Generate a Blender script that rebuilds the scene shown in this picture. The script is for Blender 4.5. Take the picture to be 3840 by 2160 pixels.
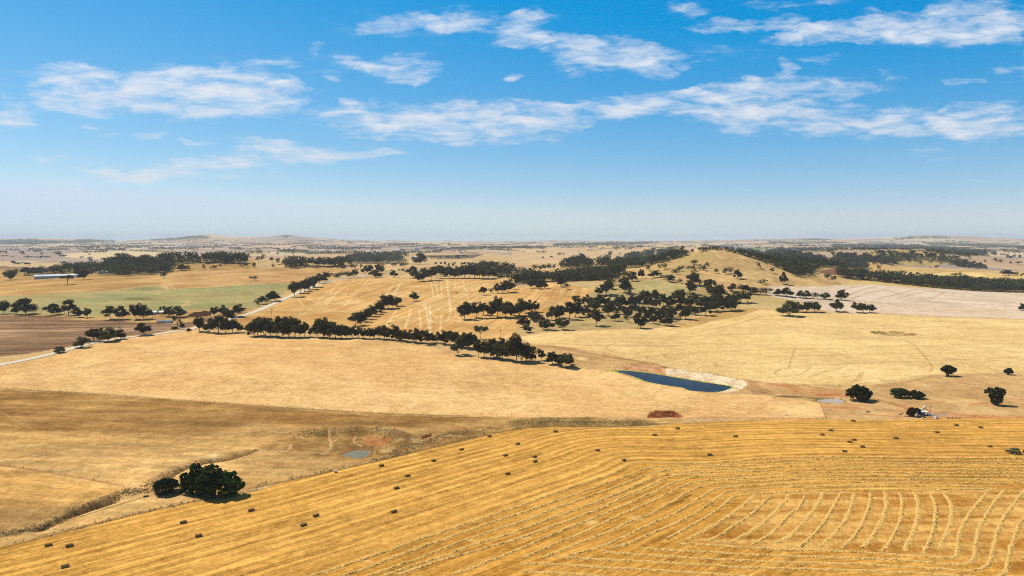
import bpy, bmesh, math, random
import numpy as np
from mathutils import Vector, Matrix

for o in list(bpy.data.objects):
    bpy.data.objects.remove(o)
SC = bpy.context.scene
COL = SC.collection
rad = math.radians

# ------------------------------------------------------------------ camera
H, F = 110.0, 2561.0                      # drone height (m), focal length in 3840-wide pixels
PITCH = math.atan(188.0 / F)
cam_d = bpy.data.cameras.new('camera')
cam_d.sensor_width = 36.0
cam_d.lens = 36.0 * F / 3840.0
cam_d.clip_start, cam_d.clip_end = 1.0, 90000.0
cam = bpy.data.objects.new('camera', cam_d)
COL.objects.link(cam)
cam.location = (0, 0, H)
cam.rotation_euler = (math.pi / 2 - PITCH, 0, 0)
SC.camera = cam

# ------------------------------------------------------------------ light
SUN_EL, SUN_AZ = 54.0, -62.0              # azimuth from +Y, negative = left
SKY_STR, SUN_STR = 0.1, 4.6
sd = bpy.data.lights.new('sun', 'SUN')
sd.energy, sd.angle, sd.color = SUN_STR, rad(0.53), (1.0, 0.95, 0.87)
sun = bpy.data.objects.new('sun', sd)
COL.objects.link(sun)
_s = Vector((math.sin(rad(SUN_AZ)) * math.cos(rad(SUN_EL)), math.cos(rad(SUN_AZ)) * math.cos(rad(SUN_EL)), math.sin(rad(SUN_EL))))
sun.rotation_euler = _s.to_track_quat('Z', 'Y').to_euler()
SC.view_settings.view_transform = 'Standard'
SC.view_settings.look = 'None'
SC.view_settings.exposure = 0.0
SC.view_settings.gamma = 1.0

W = bpy.data.worlds.new('World')
SC.world = W
W.use_nodes = True


class NT:
    """small helper round a node tree"""
    def __init__(s, nt):
        s.nt = nt
        nt.nodes.clear()

    def n(s, typ, ins=None, **kw):
        nd = s.nt.nodes.new(typ)
        for k, v in kw.items():
            setattr(nd, k, v)
        for k, v in (ins or {}).items():
            i = nd.inputs[k]
            if hasattr(v, 'is_linked') and hasattr(v, 'node'):
                s.nt.links.new(v, i)
            else:
                i.default_value = v
        return nd

    def m(s, op, a, b=0.0, c=0.0, clamp=False):
        return s.n('ShaderNodeMath', {0: a, 1: b, 2: c}, operation=op, use_clamp=clamp).outputs[0]

    def vm(s, op, a, b=(0, 0, 0), c=(0, 0, 0)):
        nd = s.n('ShaderNodeVectorMath', {0: a, 1: b}, operation=op)
        if op == 'MULTIPLY_ADD':
            i = nd.inputs[2]
            i.default_value = c
        return nd.outputs['Value'] if op in ('DOT_PRODUCT', 'LENGTH', 'DISTANCE') else nd.outputs[0]

    def mr(s, v, a, b, c, d, smooth=False):
        return s.n('ShaderNodeMapRange', {0: v, 1: a, 2: b, 3: c, 4: d}, interpolation_type='SMOOTHSTEP' if smooth else 'LINEAR').outputs[0]

    def noise(s, vec, scale, detail=4.0, rough=0.55, dist=0.0):
        return s.n('ShaderNodeTexNoise', {'Vector': vec, 'Scale': scale, 'Detail': detail, 'Roughness': rough, 'Distortion': dist}).outputs[0]

    def mix(s, f, a, b, blend='MIX'):
        nd = s.n('ShaderNodeMix', data_type='RGBA', blend_type=blend)
        for k, v in ((0, f), (6, a), (7, b)):
            i = nd.inputs[k]
            if hasattr(v, 'is_linked') and hasattr(v, 'node'):
                s.nt.links.new(v, i)
            else:
                i.default_value = v if k == 0 else (*v, 1.0) if len(v) == 3 else v
        return nd.outputs[2]


# clouds: soft patches (centre, half sizes, strength) read on two strips of the photograph, turned into directions
CLOUD_L = [(760, 440, 700, 110, .3), (2200, 600, 700, 80, .4), (900, 850, 700, 46, .35), (1900, 330, 420, 60, .3), (2150, 120, 420, 70, .3), (330, 430, 230, 80, .8), (430, 515, 170, 50, .7), (20, 600, 140, 42, .9), (160, 545, 120, 25, .45), (790, 430, 200, 75, .9), (1000, 390, 170, 55, .75),
           (1210, 480, 290, 85, 1.15), (1270, 330, 230, 40, .6), (700, 500, 190, 50, .75), (920, 555, 90, 30, .35), (1480, 460, 100, 30, .45), (400, 365, 260, 28, .4),
           (770, 655, 130, 25, .6), (490, 650, 80, 16, .35), (1025, 708, 85, 16, .55), (1240, 712, 90, 20, .4), (400, 632, 60, 12, .4),
           (1690, 762, 350, 34, 1.2), (790, 868, 260, 32, 1.1), (1050, 815, 170, 32, .85), (1310, 775, 190, 38, .7), (480, 855, 160, 18, .65), (290, 797, 140, 18, .65), (320, 925, 160, 16, .55),
           (1600, 556, 160, 24, .7), (1860, 540, 200, 26, .65), (1660, 415, 40, 14, .5), (1760, 335, 80, 27, .75), (1610, 258, 30, 20, .6), (2030, 345, 170, 50, .65),
           (1900, 140, 70, 22, .55), (2010, 110, 80, 45, .4), (2235, 125, 160, 32, .9), (2430, 90, 80, 50, .42), (1900, 600, 230, 42, .6), (2250, 612, 330, 70, .9)]
CLOUD_R = [(420, 548, 560, 34, .6), (1000, 505, 480, 46, .3), (1750, 610, 850, 60, .28), (1500, 440, 420, 46, .2), (2200, 120, 420, 90, .25), (700, 240, 600, 60, .25), (100, 100, 130, 40, .8), (50, 190, 150, 36, .9), (220, 222, 220, 28, .8), (370, 300, 170, 62, .8), (530, 265, 170, 80, .75), (690, 305, 220, 52, .95),
           (0, 395, 60, 26, .7), (280, 402, 110, 14, .45), (1095, 118, 90, 30, .85), (970, 120, 90, 22, .5), (900, 45, 130, 32, .5), (1370, 15, 160, 22, .5), (1640, 12, 95, 22, .6),
           (1250, 145, 100, 28, .65), (1390, 135, 120, 55, .8), (1385, 215, 70, 20, .6), (1640, 182, 250, 40, 1.1), (1760, 125, 70, 55, .6), (1920, 155, 190, 62, .85), (2150, 175, 220, 52, .65),
           (2320, 100, 280, 85, .5), (2430, 130, 130, 95, .45), (2150, 40, 120, 34, .45), (1380, 325, 72, 34, .85), (1600, 292, 110, 16, .4),
           (1190, 460, 220, 42, .7), (1330, 430, 160, 48, .8), (1620, 440, 140, 40, .7), (900, 500, 290, 36, .8), (580, 522, 300, 32, .7), (300, 542, 220, 28, .55),
           (1900, 388, 75, 22, .5), (2280, 392, 75, 24, .5), (2550, 335, 140, 60, .45), (150, 640, 240, 55, .8), (1170, 582, 250, 48, .85), (1500, 560, 270, 55, .55),
           (1650, 640, 230, 40, .55), (1290, 645, 280, 28, .45), (2050, 622, 310, 55, .8), (2350, 640, 290, 60, .8), (2380, 560, 260, 42, .4), (1800, 682, 220, 24, .4),
           (2080, 757, 120, 12, .3), (2230, 797, 150, 10, .28), (1900, 902, 280, 14, .26), (2450, 905, 200, 14, .26), (1800, 968, 280, 12, .24)]
cp, sp = math.cos(PITCH), math.sin(PITCH)


def ray_dirs(px, py):
    px, py = np.asarray(px, float), np.asarray(py, float)
    a, b = (px - 1920) / F, (py - 1080) / F
    return np.stack([a, cp - b * sp, -sp - b * cp], -1)


w = NT(W.node_tree)
gen = w.n('ShaderNodeTexCoord').outputs['Generated']
sky = w.n('ShaderNodeTexSky', sky_type='NISHITA', sun_disc=False, sun_elevation=rad(SUN_EL), sun_rotation=rad(SUN_AZ % 360), altitude=200.0, air_density=1.0, dust_density=0.0, ozone_density=4.0)
# the photograph's strongly graded blue: one straight-line curve per channel on the sky texture
sc3 = w.n('ShaderNodeSeparateColor', {0: sky.outputs[0]})
cr = w.m('MINIMUM', w.m('MAXIMUM', w.m('MULTIPLY_ADD', sc3.outputs[0], 1.34, -2.22), 0.03), 6.1)
cg = w.m('MINIMUM', w.m('MULTIPLY_ADD', sc3.outputs[1], 0.956, 0.28), 7.55)
cb = w.m('MULTIPLY_ADD', sc3.outputs[2], 0.60, 4.0)
skyc = w.n('ShaderNodeCombineColor', {0: cr, 1: cg, 2: cb}).outputs[0]
skyz = w.n('ShaderNodeHueSaturation', {'Hue': .5, 'Saturation': .8, 'Value': .55, 'Color': sky.outputs[0]}).outputs[0]
sep = w.n('ShaderNodeSeparateXYZ', {0: gen})
skyc = w.mix(w.mr(sep.outputs[2], .34, .62, 0, 1, True), skyc, skyz)       # above the frame: sky texture dimmed and muted, so less blue light fills the shadows
yc = w.m('MAXIMUM', sep.outputs[1], 0.02)
uu, vv = w.m('DIVIDE', sep.outputs[0], yc), w.m('DIVIDE', sep.outputs[2], yc)
uv0 = w.n('ShaderNodeCombineXYZ', {0: uu, 1: vv}).outputs[0]
wn = w.n('ShaderNodeTexNoise', {'Vector': w.vm('MULTIPLY', uv0, (9, 22, 1)), 'Scale': 1.0, 'Detail': 6.0, 'Roughness': 0.62}).outputs['Color']
uv = w.vm('ADD', uv0, w.vm('MULTIPLY', w.vm('SUBTRACT', wn, (.5, .5, .5)), (.17, .06, 0)))
zc = w.m('ADD', w.m('MAXIMUM', sep.outputs[2], 0.0), 0.035)
pl = w.n('ShaderNodeCombineXYZ', {0: w.m('DIVIDE', sep.outputs[0], zc), 1: w.m('DIVIDE', sep.outputs[1], zc)}).outputs[0]
acc = None
for strip, x0 in ((CLOUD_L, 0), (CLOUD_R, 1920)):
    for (cx, cy, rx, ry, st) in strip:
        px, py = x0 + cx / 1.3417, cy / 1.3417
        d = ray_dirs(px, py)
        d1 = ray_dirs(px, py - ry / 1.3417)
        c = d[[0, 2]] / d[1]
        r = ((rx / 1.3417) / F * 1.3, abs(d1[2] / d1[1] - c[1]) * 1.6)
        q = w.vm('MULTIPLY_ADD', uv, (1 / r[0], 1 / r[1], 0), (-c[0] / r[0], -c[1] / r[1], 0))
        b = w.m('SUBTRACT', 1.0, w.vm('DOT_PRODUCT', q, q), clamp=True)
        acc = w.m('MULTIPLY', b, st) if acc is None else w.m('MULTIPLY_ADD', b, st, acc)
acc = w.m('MINIMUM', acc, 1.15)
nA = w.noise(pl, 3.2, 7.0, 0.6, 0.4)
nB = w.noise(w.vm('MULTIPLY', w.vm('ADD', uv0, w.vm('MULTIPLY', wn, (.05, .02, 0))), (17, 66, 1)), 1.0, 6.0, 0.62, 0.5)
nn = w.m('MULTIPLY_ADD', nA, 0.4, w.m('MULTIPLY', nB, 0.6))
dens = w.m('MULTIPLY_ADD', w.m('SUBTRACT', nn, 0.5), 4.3, w.m('MULTIPLY', acc, 0.80))
dens = w.m('MULTIPLY', w.mr(dens, -0.05, 1.75, 0.0, 1.0, True), w.mr(acc, 0.0, 0.4, 0.0, 1.0, True))
low = w.mr(vv, 0.01, 0.18, 0.62, 0.93, True)
dens = w.m('MULTIPLY', dens, low)
bg1 = w.n('ShaderNodeBackground', {0: skyc, 1: SKY_STR})
bg2 = w.n('ShaderNodeBackground', {0: w.mix(w.mr(vv, 0.05, 0.25, 0, 1), (0.80, 0.80, 0.84), (0.86, 0.89, 0.94)), 1: 0.98})
mx = w.n('ShaderNodeMixShader', {0: dens, 1: bg1.outputs[0], 2: bg2.outputs[0]})
w.n('ShaderNodeOutputWorld', {0: mx.outputs[0]})
W.cycles.sampling_method = 'MANUAL'
W.cycles.sample_map_resolution = 512
SC.cycles.use_denoising = False
SC.cycles.filter_width = 1.0
SC.cycles.volume_bounces = 1
SC.cycles.max_bounces = 5
SC.cycles.diffuse_bounces = 1
SC.cycles.sample_clamp_indirect = 4.0

# ------------------------------------------------------------------ reading the photograph: strips -> pixels -> points on the land
REG = {'A': (0, 860, 2.6833), 'B': (960, 860, 2.6833), 'C': (1920, 860, 2.6833), 'D': (2880, 860, 2.6833),
       'E': (0, 1340, 1.7667), 'F': (960, 1340, 1.7667), 'G': (1920, 1340, 1.7667), 'H': (2880, 1340, 1.7667),
       'M': (1100, 1700, 2.6833), 'N': (1960, 1700, 2.6833), 'O': (2880, 1700, 2.6833), 'd': (0, 0, .67083),
       'P': (1200, 1580, 4.2933), 'Q': (2200, 1340, 3.68), 'R': (2840, 1400, 4.025), 'S': (540, 1660, 6.038), 'T': (3700, 1640, 14.49), 'Y': (3340, 1500, 9.908),
       'a': (0, 880, 2.6833), 'b': (960, 880, 2.6833), 'c': (1920, 880, 2.6833), 'e': (2880, 880, 2.6833)}


def PX(*args):
    """PX('A', [(x,y),...], 'B', [...]) -> (n,2) photograph pixels"""
    out = []
    for r, pts in zip(args[::2], args[1::2]):
        x0, y0, s = REG[r]
        out += [(x0 + x / s, y0 + y / s) for x, y in pts]
    return np.array(out, float)


def hash2(ix, iy, seed):
    h = (ix * 374761393 + iy * 668265263 + seed * 974634541) & 0x7fffffff
    h = ((h ^ (h >> 13)) * 1274126177) & 0x7fffffff
    h = (h ^ (h >> 16)) & 0xffff
    return h / 65535.0


def vnoise(x, y, seed=0):
    ix, iy = np.floor(x).astype(np.int64), np.floor(y).astype(np.int64)
    fx, fy = x - ix, y - iy
    fx, fy = fx * fx * (3 - 2 * fx), fy * fy * (3 - 2 * fy)
    a, b = hash2(ix, iy, seed), hash2(ix + 1, iy, seed)
    c, d = hash2(ix, iy + 1, seed), hash2(ix + 1, iy + 1, seed)
    return (a * (1 - fx) + b * fx) * (1 - fy) + (c * (1 - fx) + d * fx) * fy


def fbm(x, y, seed=0, oct=4):
    s, a, t = 0, 0.5, 0
    for k in range(oct):
        s = s + a * vnoise(x * 2 ** k, y * 2 ** k, seed + k)
        t += a
        a *= 0.55
    return s / t - 0.5


def G(x, y, cx, cy, sx, sy, h):
    return h * np.exp(-0.5 * (((x - cx) / sx) ** 2 + ((y - cy) / sy) ** 2))


FLAT = []        # (x, y, radius, z): ground levelled for the dams
BUMPS = [(-520, 1500, 520, 420, 24), (-950, 1980, 420, 200, 16), (-935, 1950, 170, 130, 30), (-420, 2050, 260, 160, 12),
         (450, 1330, 420, 330, 8), (250, 1180, 130, 90, 15), (690, 1720, 170, 240, 40), (170, 1920, 260, 230, 30),
         (1520, 2720, 290, 190, 60), (1240, 2640, 150, 150, 24), (2050, 2900, 300, 200, 14),
         (-2100, 9500, 900, 500, 22), (-700, 8800, 500, 400, 26), (1500, 9000, 1400, 500, 18), (-3000, 6000, 900, 500, 10), (2800, 5200, 700, 400, 20), (4200, 5000, 600, 400, 22), (3300, 7500, 1400, 500, 30),
         (-160, 640, 260, 90, 4.5), (-330, 480, 200, 60, -2.5), (20, 330, 140, 50, 2.0)]


SKYLINE = np.array([(-900, 905), (-400, 898), (0, 898), (110, 896), (320, 899), (440, 904), (560, 898), (660, 893), (730, 884), (800, 880), (860, 887), (930, 889), (1000, 888), (1070, 880), (1105, 882), (1160, 890), (1260, 899), (1400, 904), (1700, 909), (2200, 909), (2500, 904), (2700, 901),
                    (2880, 896), (2990, 893), (3120, 896), (3250, 893), (3360, 889), (3420, 884), (3500, 882), (3560, 886), (3640, 886), (3720, 892), (3840, 896), (4200, 902)], float)


def ground(x, y):
    x, y = np.asarray(x, float), np.asarray(y, float)
    z = np.zeros_like(x)
    for b in BUMPS:
        z = z + G(x, y, *b)
    r = np.hypot(x - 424, (y - 1450) * 0.85)
    r = np.sqrt(r * r + 9 * 9) - 9
    z = z + 70 * np.exp(-(r / 150) ** 1.4)
    d = np.hypot(x, y)
    k = np.clip((d - 350) / 2500, 0, 1)
    z = z + fbm(x / 420, y / 420, 5, 3) * (1.2 + 9 * k) + np.clip((d - 3500) / 6000, 0, 1) * fbm(x / 1700, y / 1700, 9, 3) * 26
    hr = np.clip(1 - np.abs(r - 70) / 110, 0, 1)
    z = z + hr * fbm(x / 38, y / 38, 77, 3) * 3.5
    far = np.exp(-0.5 * ((y - 14000) / 1500) ** 2) * (y > 3000)
    prof = np.interp(1920 + F * x / np.maximum(y, 100), SKYLINE[:, 0], SKYLINE[:, 1])
    z = z + far * np.maximum(0, 110 - (prof - 892) / F * 14000) * (1 + .35 * fbm(x / 900, y / 900, 44, 3))
    for (fx, fy, fr, fz) in FLAT:
        wgt = np.exp(-(np.hypot(x - fx, y - fy) / fr) ** 4)
        z = z * (1 - wgt) + fz * wgt
    return z


HGT = ground      # replaced by a table of the land mesh once that exists


def hit(pix):
    """where the rays through photograph pixels meet the land"""
    pix = np.atleast_2d(np.asarray(pix, float))
    d = ray_dirs(pix[:, 0], pix[:, 1])
    n = len(d)
    t_hit, prev = np.full(n, 30000.0), np.full(n, 60.0)
    done = np.zeros(n, bool)
    t = 60.0
    while t < 30000 and not done.all():
        t2 = t * 1.012
        act = ~done
        p = d[act] * t2
        under = H + p[:, 2] < HGT(p[:, 0], p[:, 1])
        idx = np.where(act)[0][under]
        t1, t = t, t2
        if len(idx) == 0:
            continue
        lo, hi = np.full(len(idx), t1), np.full(len(idx), t2)
        for _ in range(12):
            mid = (lo + hi) / 2
            q = d[idx] * mid[:, None]
            u = H + q[:, 2] < HGT(q[:, 0], q[:, 1])
            hi = np.where(u, mid, hi)
            lo = np.where(u, lo, mid)
        t_hit[idx] = hi
        done[idx] = True
    p = d * t_hit[:, None]
    p[:, 2] = HGT(p[:, 0], p[:, 1])
    return p


def dense(pix, step=30.0, closed=False):
    out = []
    n = len(pix)
    for i in range(n if closed else n - 1):
        a, b = pix[i], pix[(i + 1) % n]
        k = max(1, int(np.hypot(*(b - a)) / step))
        out += [a + (b - a) * j / k for j in range(k)]
    if not closed:
        out.append(pix[-1])
    return np.array(out)


def smooth_line(pts, it=2):
    p = np.asarray(pts, float)
    for _ in range(it):
        q = np.empty((2 * len(p) - 2, p.shape[1]))
        q[0::2] = p[:-1] * .75 + p[1:] * .25
        q[1::2] = p[:-1] * .25 + p[1:] * .75
        p = np.vstack([p[:1], q, p[-1:]])
    return p


def resample(p, step):
    p = np.asarray(p, float)
    s = np.r_[0, np.cumsum(np.hypot(np.diff(p[:, 0]), np.diff(p[:, 1])))]
    n = max(2, int(s[-1] / step))
    t = np.linspace(0, s[-1], n)
    return np.stack([np.interp(t, s, p[:, k]) for k in range(p.shape[1])], 1)


DAM = PX('Q', [(270, 180), (400, 170), (700, 185), (1090, 245), (1400, 300), (1700, 350), (1950, 385), (2015, 405), (1960, 440), (1850, 470), (1700, 476), (1400, 460), (1330, 412), (1100, 385), (850, 345), (740, 310), (690, 275), (560, 235), (480, 215)])
POND = PX('P', [(340, 545), (450, 500), (570, 460), (700, 456), (800, 468), (775, 530), (700, 590), (600, 590), (480, 572)])
POOL = PX('R', [(870, 405), (1050, 380), (1240, 376), (1345, 430), (1200, 452), (950, 417)])
for poly, rr in ((DAM, 95), (POND, 26), (POOL, 26)):
    c = hit(poly)
    m = c.mean(0)
    FLAT.append((m[0], m[1], rr, float(ground(m[:1], m[1:2])[0])))

# ------------------------------------------------------------------ the land: one sheet from under the drone to the horizon
th_f = np.arange(-40.5, 40.5001, 0.058)
th_c1, th_c2 = np.arange(-180, -41, 2.8), np.arange(41.5, 179, 2.8)
TH = np.radians(np.r_[th_c1, th_f, th_c2])
rr = [3.0, 20, 45, 70, 95, 115, 130, 145, 160]
r = 172.0
while r < 26000:
    rr.append(r)
    r += min(r * r * 0.00105 / H, r * (0.0065 if 700 < r < 2700 else 0.011))
RR = np.array(rr)
TT, RG = np.meshgrid(TH, RR)
VX, VY = (np.sin(TT) * RG).ravel(), (np.cos(TT) * RG).ravel()
VZ = ground(VX, VY)
nc, nr = len(TH), len(RR)

VZ0 = VZ.copy().reshape(nr, nc)


def table(x, y):
    th, r_ = np.arctan2(x, y), np.hypot(x, y)
    ci_ = np.clip(np.searchsorted(TH, th), 1, nc - 1)
    ri_ = np.clip(np.searchsorted(RR, r_), 1, nr - 1)
    ft = np.clip((th - TH[ci_ - 1]) / (TH[ci_] - TH[ci_ - 1]), 0, 1)
    fr = np.clip((r_ - RR[ri_ - 1]) / (RR[ri_] - RR[ri_ - 1]), 0, 1)
    Z = VZ0
    return (Z[ri_ - 1, ci_ - 1] * (1 - ft) + Z[ri_ - 1, ci_] * ft) * (1 - fr) + (Z[ri_, ci_ - 1] * (1 - ft) + Z[ri_, ci_] * ft) * fr


HGT = table

# ------------------------------------------------------------------ materials
MATS = {}


def principled(name, rgb, rough=0.8, metal=0.0, var=0.0, scale=3.0, spec=0.3):
    if name in MATS:
        return MATS[name]
    m = bpy.data.materials.new(name)
    m.use_nodes = True
    t = NT(m.node_tree)
    base = (*rgb, 1.0)
    if var:
        co = t.n('ShaderNodeTexCoord').outputs['Object']
        f = t.noise(co, scale, 4.0, 0.6)
        base = t.mix(t.mr(f, 0.3, 0.7, 0, 1), tuple(max(0, c * (1 - var)) for c in rgb), tuple(min(1, c * (1 + var)) for c in rgb))
    b = t.n('ShaderNodeBsdfPrincipled', {'Base Color': base, 'Roughness': rough, 'Metallic': metal, 'Specular IOR Level': spec})
    t.n('ShaderNodeOutputMaterial', {0: b.outputs[0]})
    MATS[name] = m
    return m


def foliage(name, dark, light, transl=0.18):
    m = bpy.data.materials.new(name)
    m.use_nodes = True
    t = NT(m.node_tree)
    geo = t.n('ShaderNodeNewGeometry')
    oi = t.n('ShaderNodeObjectInfo')
    f = t.noise(geo.outputs['Position'], 0.55, 3.0, 0.6)
    f = t.m('ADD', t.m('MULTIPLY', f, 0.8), t.m('MULTIPLY', geo.outputs['Random Per Island'], 0.55))
    f = t.m('ADD', f, t.m('MULTIPLY', oi.outputs['Random'], 0.25))
    c = t.mix(t.mr(f, 0.35, 1.15, 0, 1), dark, light)
    c = t.n('ShaderNodeHueSaturation', {'Hue': t.mr(oi.outputs['Random'], 0, 1, 0.485, 0.515), 'Saturation': 1.0, 'Value': t.mr(oi.outputs['Random'], 0, 1, 0.8, 1.2), 'Color': c}).outputs[0]
    d = t.n('ShaderNodeBsdfDiffuse', {0: c})
    tr = t.n('ShaderNodeBsdfTranslucent', {0: c})
    mx = t.n('ShaderNodeMixShader', {0: transl, 1: d.outputs[0], 2: tr.outputs[0]})
    t.n('ShaderNodeOutputMaterial', {0: mx.outputs[0]})
    MATS[name] = m
    return m


M_GUM = foliage('gum_leaves', (0.032, 0.034, 0.013), (0.12, 0.115, 0.046), .42)
M_PINE = foliage('pine_needles', (0.018, 0.042, 0.010), (0.075, 0.12, 0.026), .35)
M_BUSH = foliage('bush_leaves', (0.022, 0.030, 0.011), (0.075, 0.085, 0.028), .22)
M_RUST = foliage('dry_bush_leaves', (0.040, 0.020, 0.012), (0.090, 0.045, 0.025))
M_CYP = foliage('cypress_leaves', (0.008, 0.018, 0.010), (0.022, 0.042, 0.022))
M_BARK = principled('bark', (0.16, 0.12, 0.085), 0.9, var=0.35, scale=8)
M_DEAD = principled('dead_wood', (0.20, 0.16, 0.125), 0.9, var=0.25, scale=8)
M_STRAW = None


def ground_material():
    m = bpy.data.materials.new('farmland')
    m.use_nodes = True
    t = NT(m.node_tree)
    col = t.n('ShaderNodeAttribute', attribute_name='field_colour').outputs['Color']
    rows = t.n('ShaderNodeAttribute', attribute_name='rows').outputs['Vector']
    s3 = t.n('ShaderNodeSeparateXYZ', {0: rows})
    pos = t.n('ShaderNodeNewGeometry').outputs['Position']
    st = t.n('ShaderNodeCombineXYZ', {0: s3.outputs[0], 1: s3.outputs[1]}).outputs[0]
    streak = t.noise(st, 1.0, 4.0, 0.7, 0.0)
    n_big = t.noise(pos, 0.011, 5.0, 0.6, 0.3)
    n_mid = t.noise(pos, 0.10, 4.0, 0.6, 0.2)
    n_fine = t.noise(pos, 0.9, 3.0, 0.65)
    n_tuft = t.noise(pos, 0.33, 2.0, 0.7)
    streak2 = t.noise(t.vm('MULTIPLY', st, (3.1, 2.2, 1)), 1.0, 3.0, 0.7, 0.0)
    sharp = t.m('ADD', t.mr(streak, 0.36, 0.64, -0.65, 0.65), t.mr(streak2, 0.38, 0.62, -0.45, 0.45))
    v = t.m('MULTIPLY_ADD', t.m('SUBTRACT', n_big, 0.5), 0.55, 1.0)
    v = t.m('MULTIPLY_ADD', t.m('SUBTRACT', n_mid, 0.5), 0.62, v)
    v = t.m('MULTIPLY_ADD', t.m('SUBTRACT', n_tuft, 0.5), 0.85, v)
    v = t.m('MULTIPLY_ADD', t.m('SUBTRACT', n_fine, 0.5), 0.95, v)
    v = t.m('MULTIPLY_ADD', t.m('MULTIPLY', sharp, s3.outputs[2]), 0.75, v)
    v = t.m('MAXIMUM', v, 0.3)
    vec = t.n('ShaderNodeCombineXYZ', {0: v, 1: t.m('POWER', v, 1.12), 2: t.m('POWER', v, 1.35)}).outputs[0]
    c = t.mix(1.0, col, vec, 'MULTIPLY')
    hgt = t.m('ADD', t.m('MULTIPLY', n_fine, 0.35), t.m('MULTIPLY', t.m('MULTIPLY', streak, s3.outputs[2]), 0.8))
    bump = t.n('ShaderNodeBump', {'Strength': 0.6, 'Distance': 0.5, 'Height': hgt})
    b = t.n('ShaderNodeBsdfDiffuse', {'Color': c, 'Roughness': 0.0, 'Normal': bump.outputs[0]})
    t.n('ShaderNodeOutputMaterial', {0: b.outputs[0]})
    return m


def straw_material(name, lo, hi, scale=1.2, transl=0.0):
    m = bpy.data.materials.new(name)
    m.use_nodes = True
    t = NT(m.node_tree)
    pos = t.n('ShaderNodeNewGeometry').outputs['Position']
    f = t.noise(pos, scale, 4.0, 0.7)
    f2 = t.noise(pos, scale * 5, 2.0, 0.6)
    c = t.mix(t.mr(t.m('ADD', t.m('MULTIPLY', f, .6), t.m('MULTIPLY', f2, .4)), 0.32, 0.68, 0, 1), lo, hi)
    bump = t.n('ShaderNodeBump', {'Strength': 0.6, 'Distance': 0.15, 'Height': f2})
    b = t.n('ShaderNodeBsdfDiffuse', {'Color': c, 'Normal': bump.outputs[0]})
    if transl:
        tr = t.n('ShaderNodeBsdfTranslucent', {'Color': c})
        b = t.n('ShaderNodeMixShader', {0: transl, 1: b.outputs[0], 2: tr.outputs[0]})
    t.n('ShaderNodeOutputMaterial', {0: b.outputs[0]})
    MATS[name] = m
    return m


# ------------------------------------------------------------------ object helpers
def mesh_from(name, verts, faces, mat=None, smooth=False):
    me = bpy.data.meshes.new(name)
    me.from_pydata([tuple(v) for v in verts], [], [tuple(f) for f in faces])
    if mat:
        me.materials.append(mat)
    if smooth:
        me.polygons.foreach_set('use_smooth', [True] * len(me.polygons))
    me.update()
    return me


def quad_mesh(name, V, mat, nper=4, smooth=False):
    """mesh of separate n-gons: V is (k*nper,3)"""
    V = np.asarray(V, np.float32)
    n = len(V) // nper
    me = bpy.data.meshes.new(name)
    me.vertices.add(len(V))
    me.vertices.foreach_set('co', V.ravel())
    me.loops.add(len(V))
    me.loops.foreach_set('vertex_index', np.arange(len(V), dtype=np.int32))
    me.polygons.add(n)
    me.polygons.foreach_set('loop_start', np.arange(n, dtype=np.int32) * nper)
    me.materials.append(mat)
    me.update(calc_edges=True)
    return me


def link(name, data, parent=None, loc=(0, 0, 0), rotz=0.0, scale=(1, 1, 1)):
    o = bpy.data.objects.new(name, data)
    COL.objects.link(o)
    o.location = loc
    o.rotation_euler = (0, 0, rotz)
    o.scale = scale
    if parent:
        o.parent = parent
    return o


def tag(o, label, cat, group=None):
    o['label'], o['category'] = label, cat
    if group:
        o['group'] = group
    return o


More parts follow.
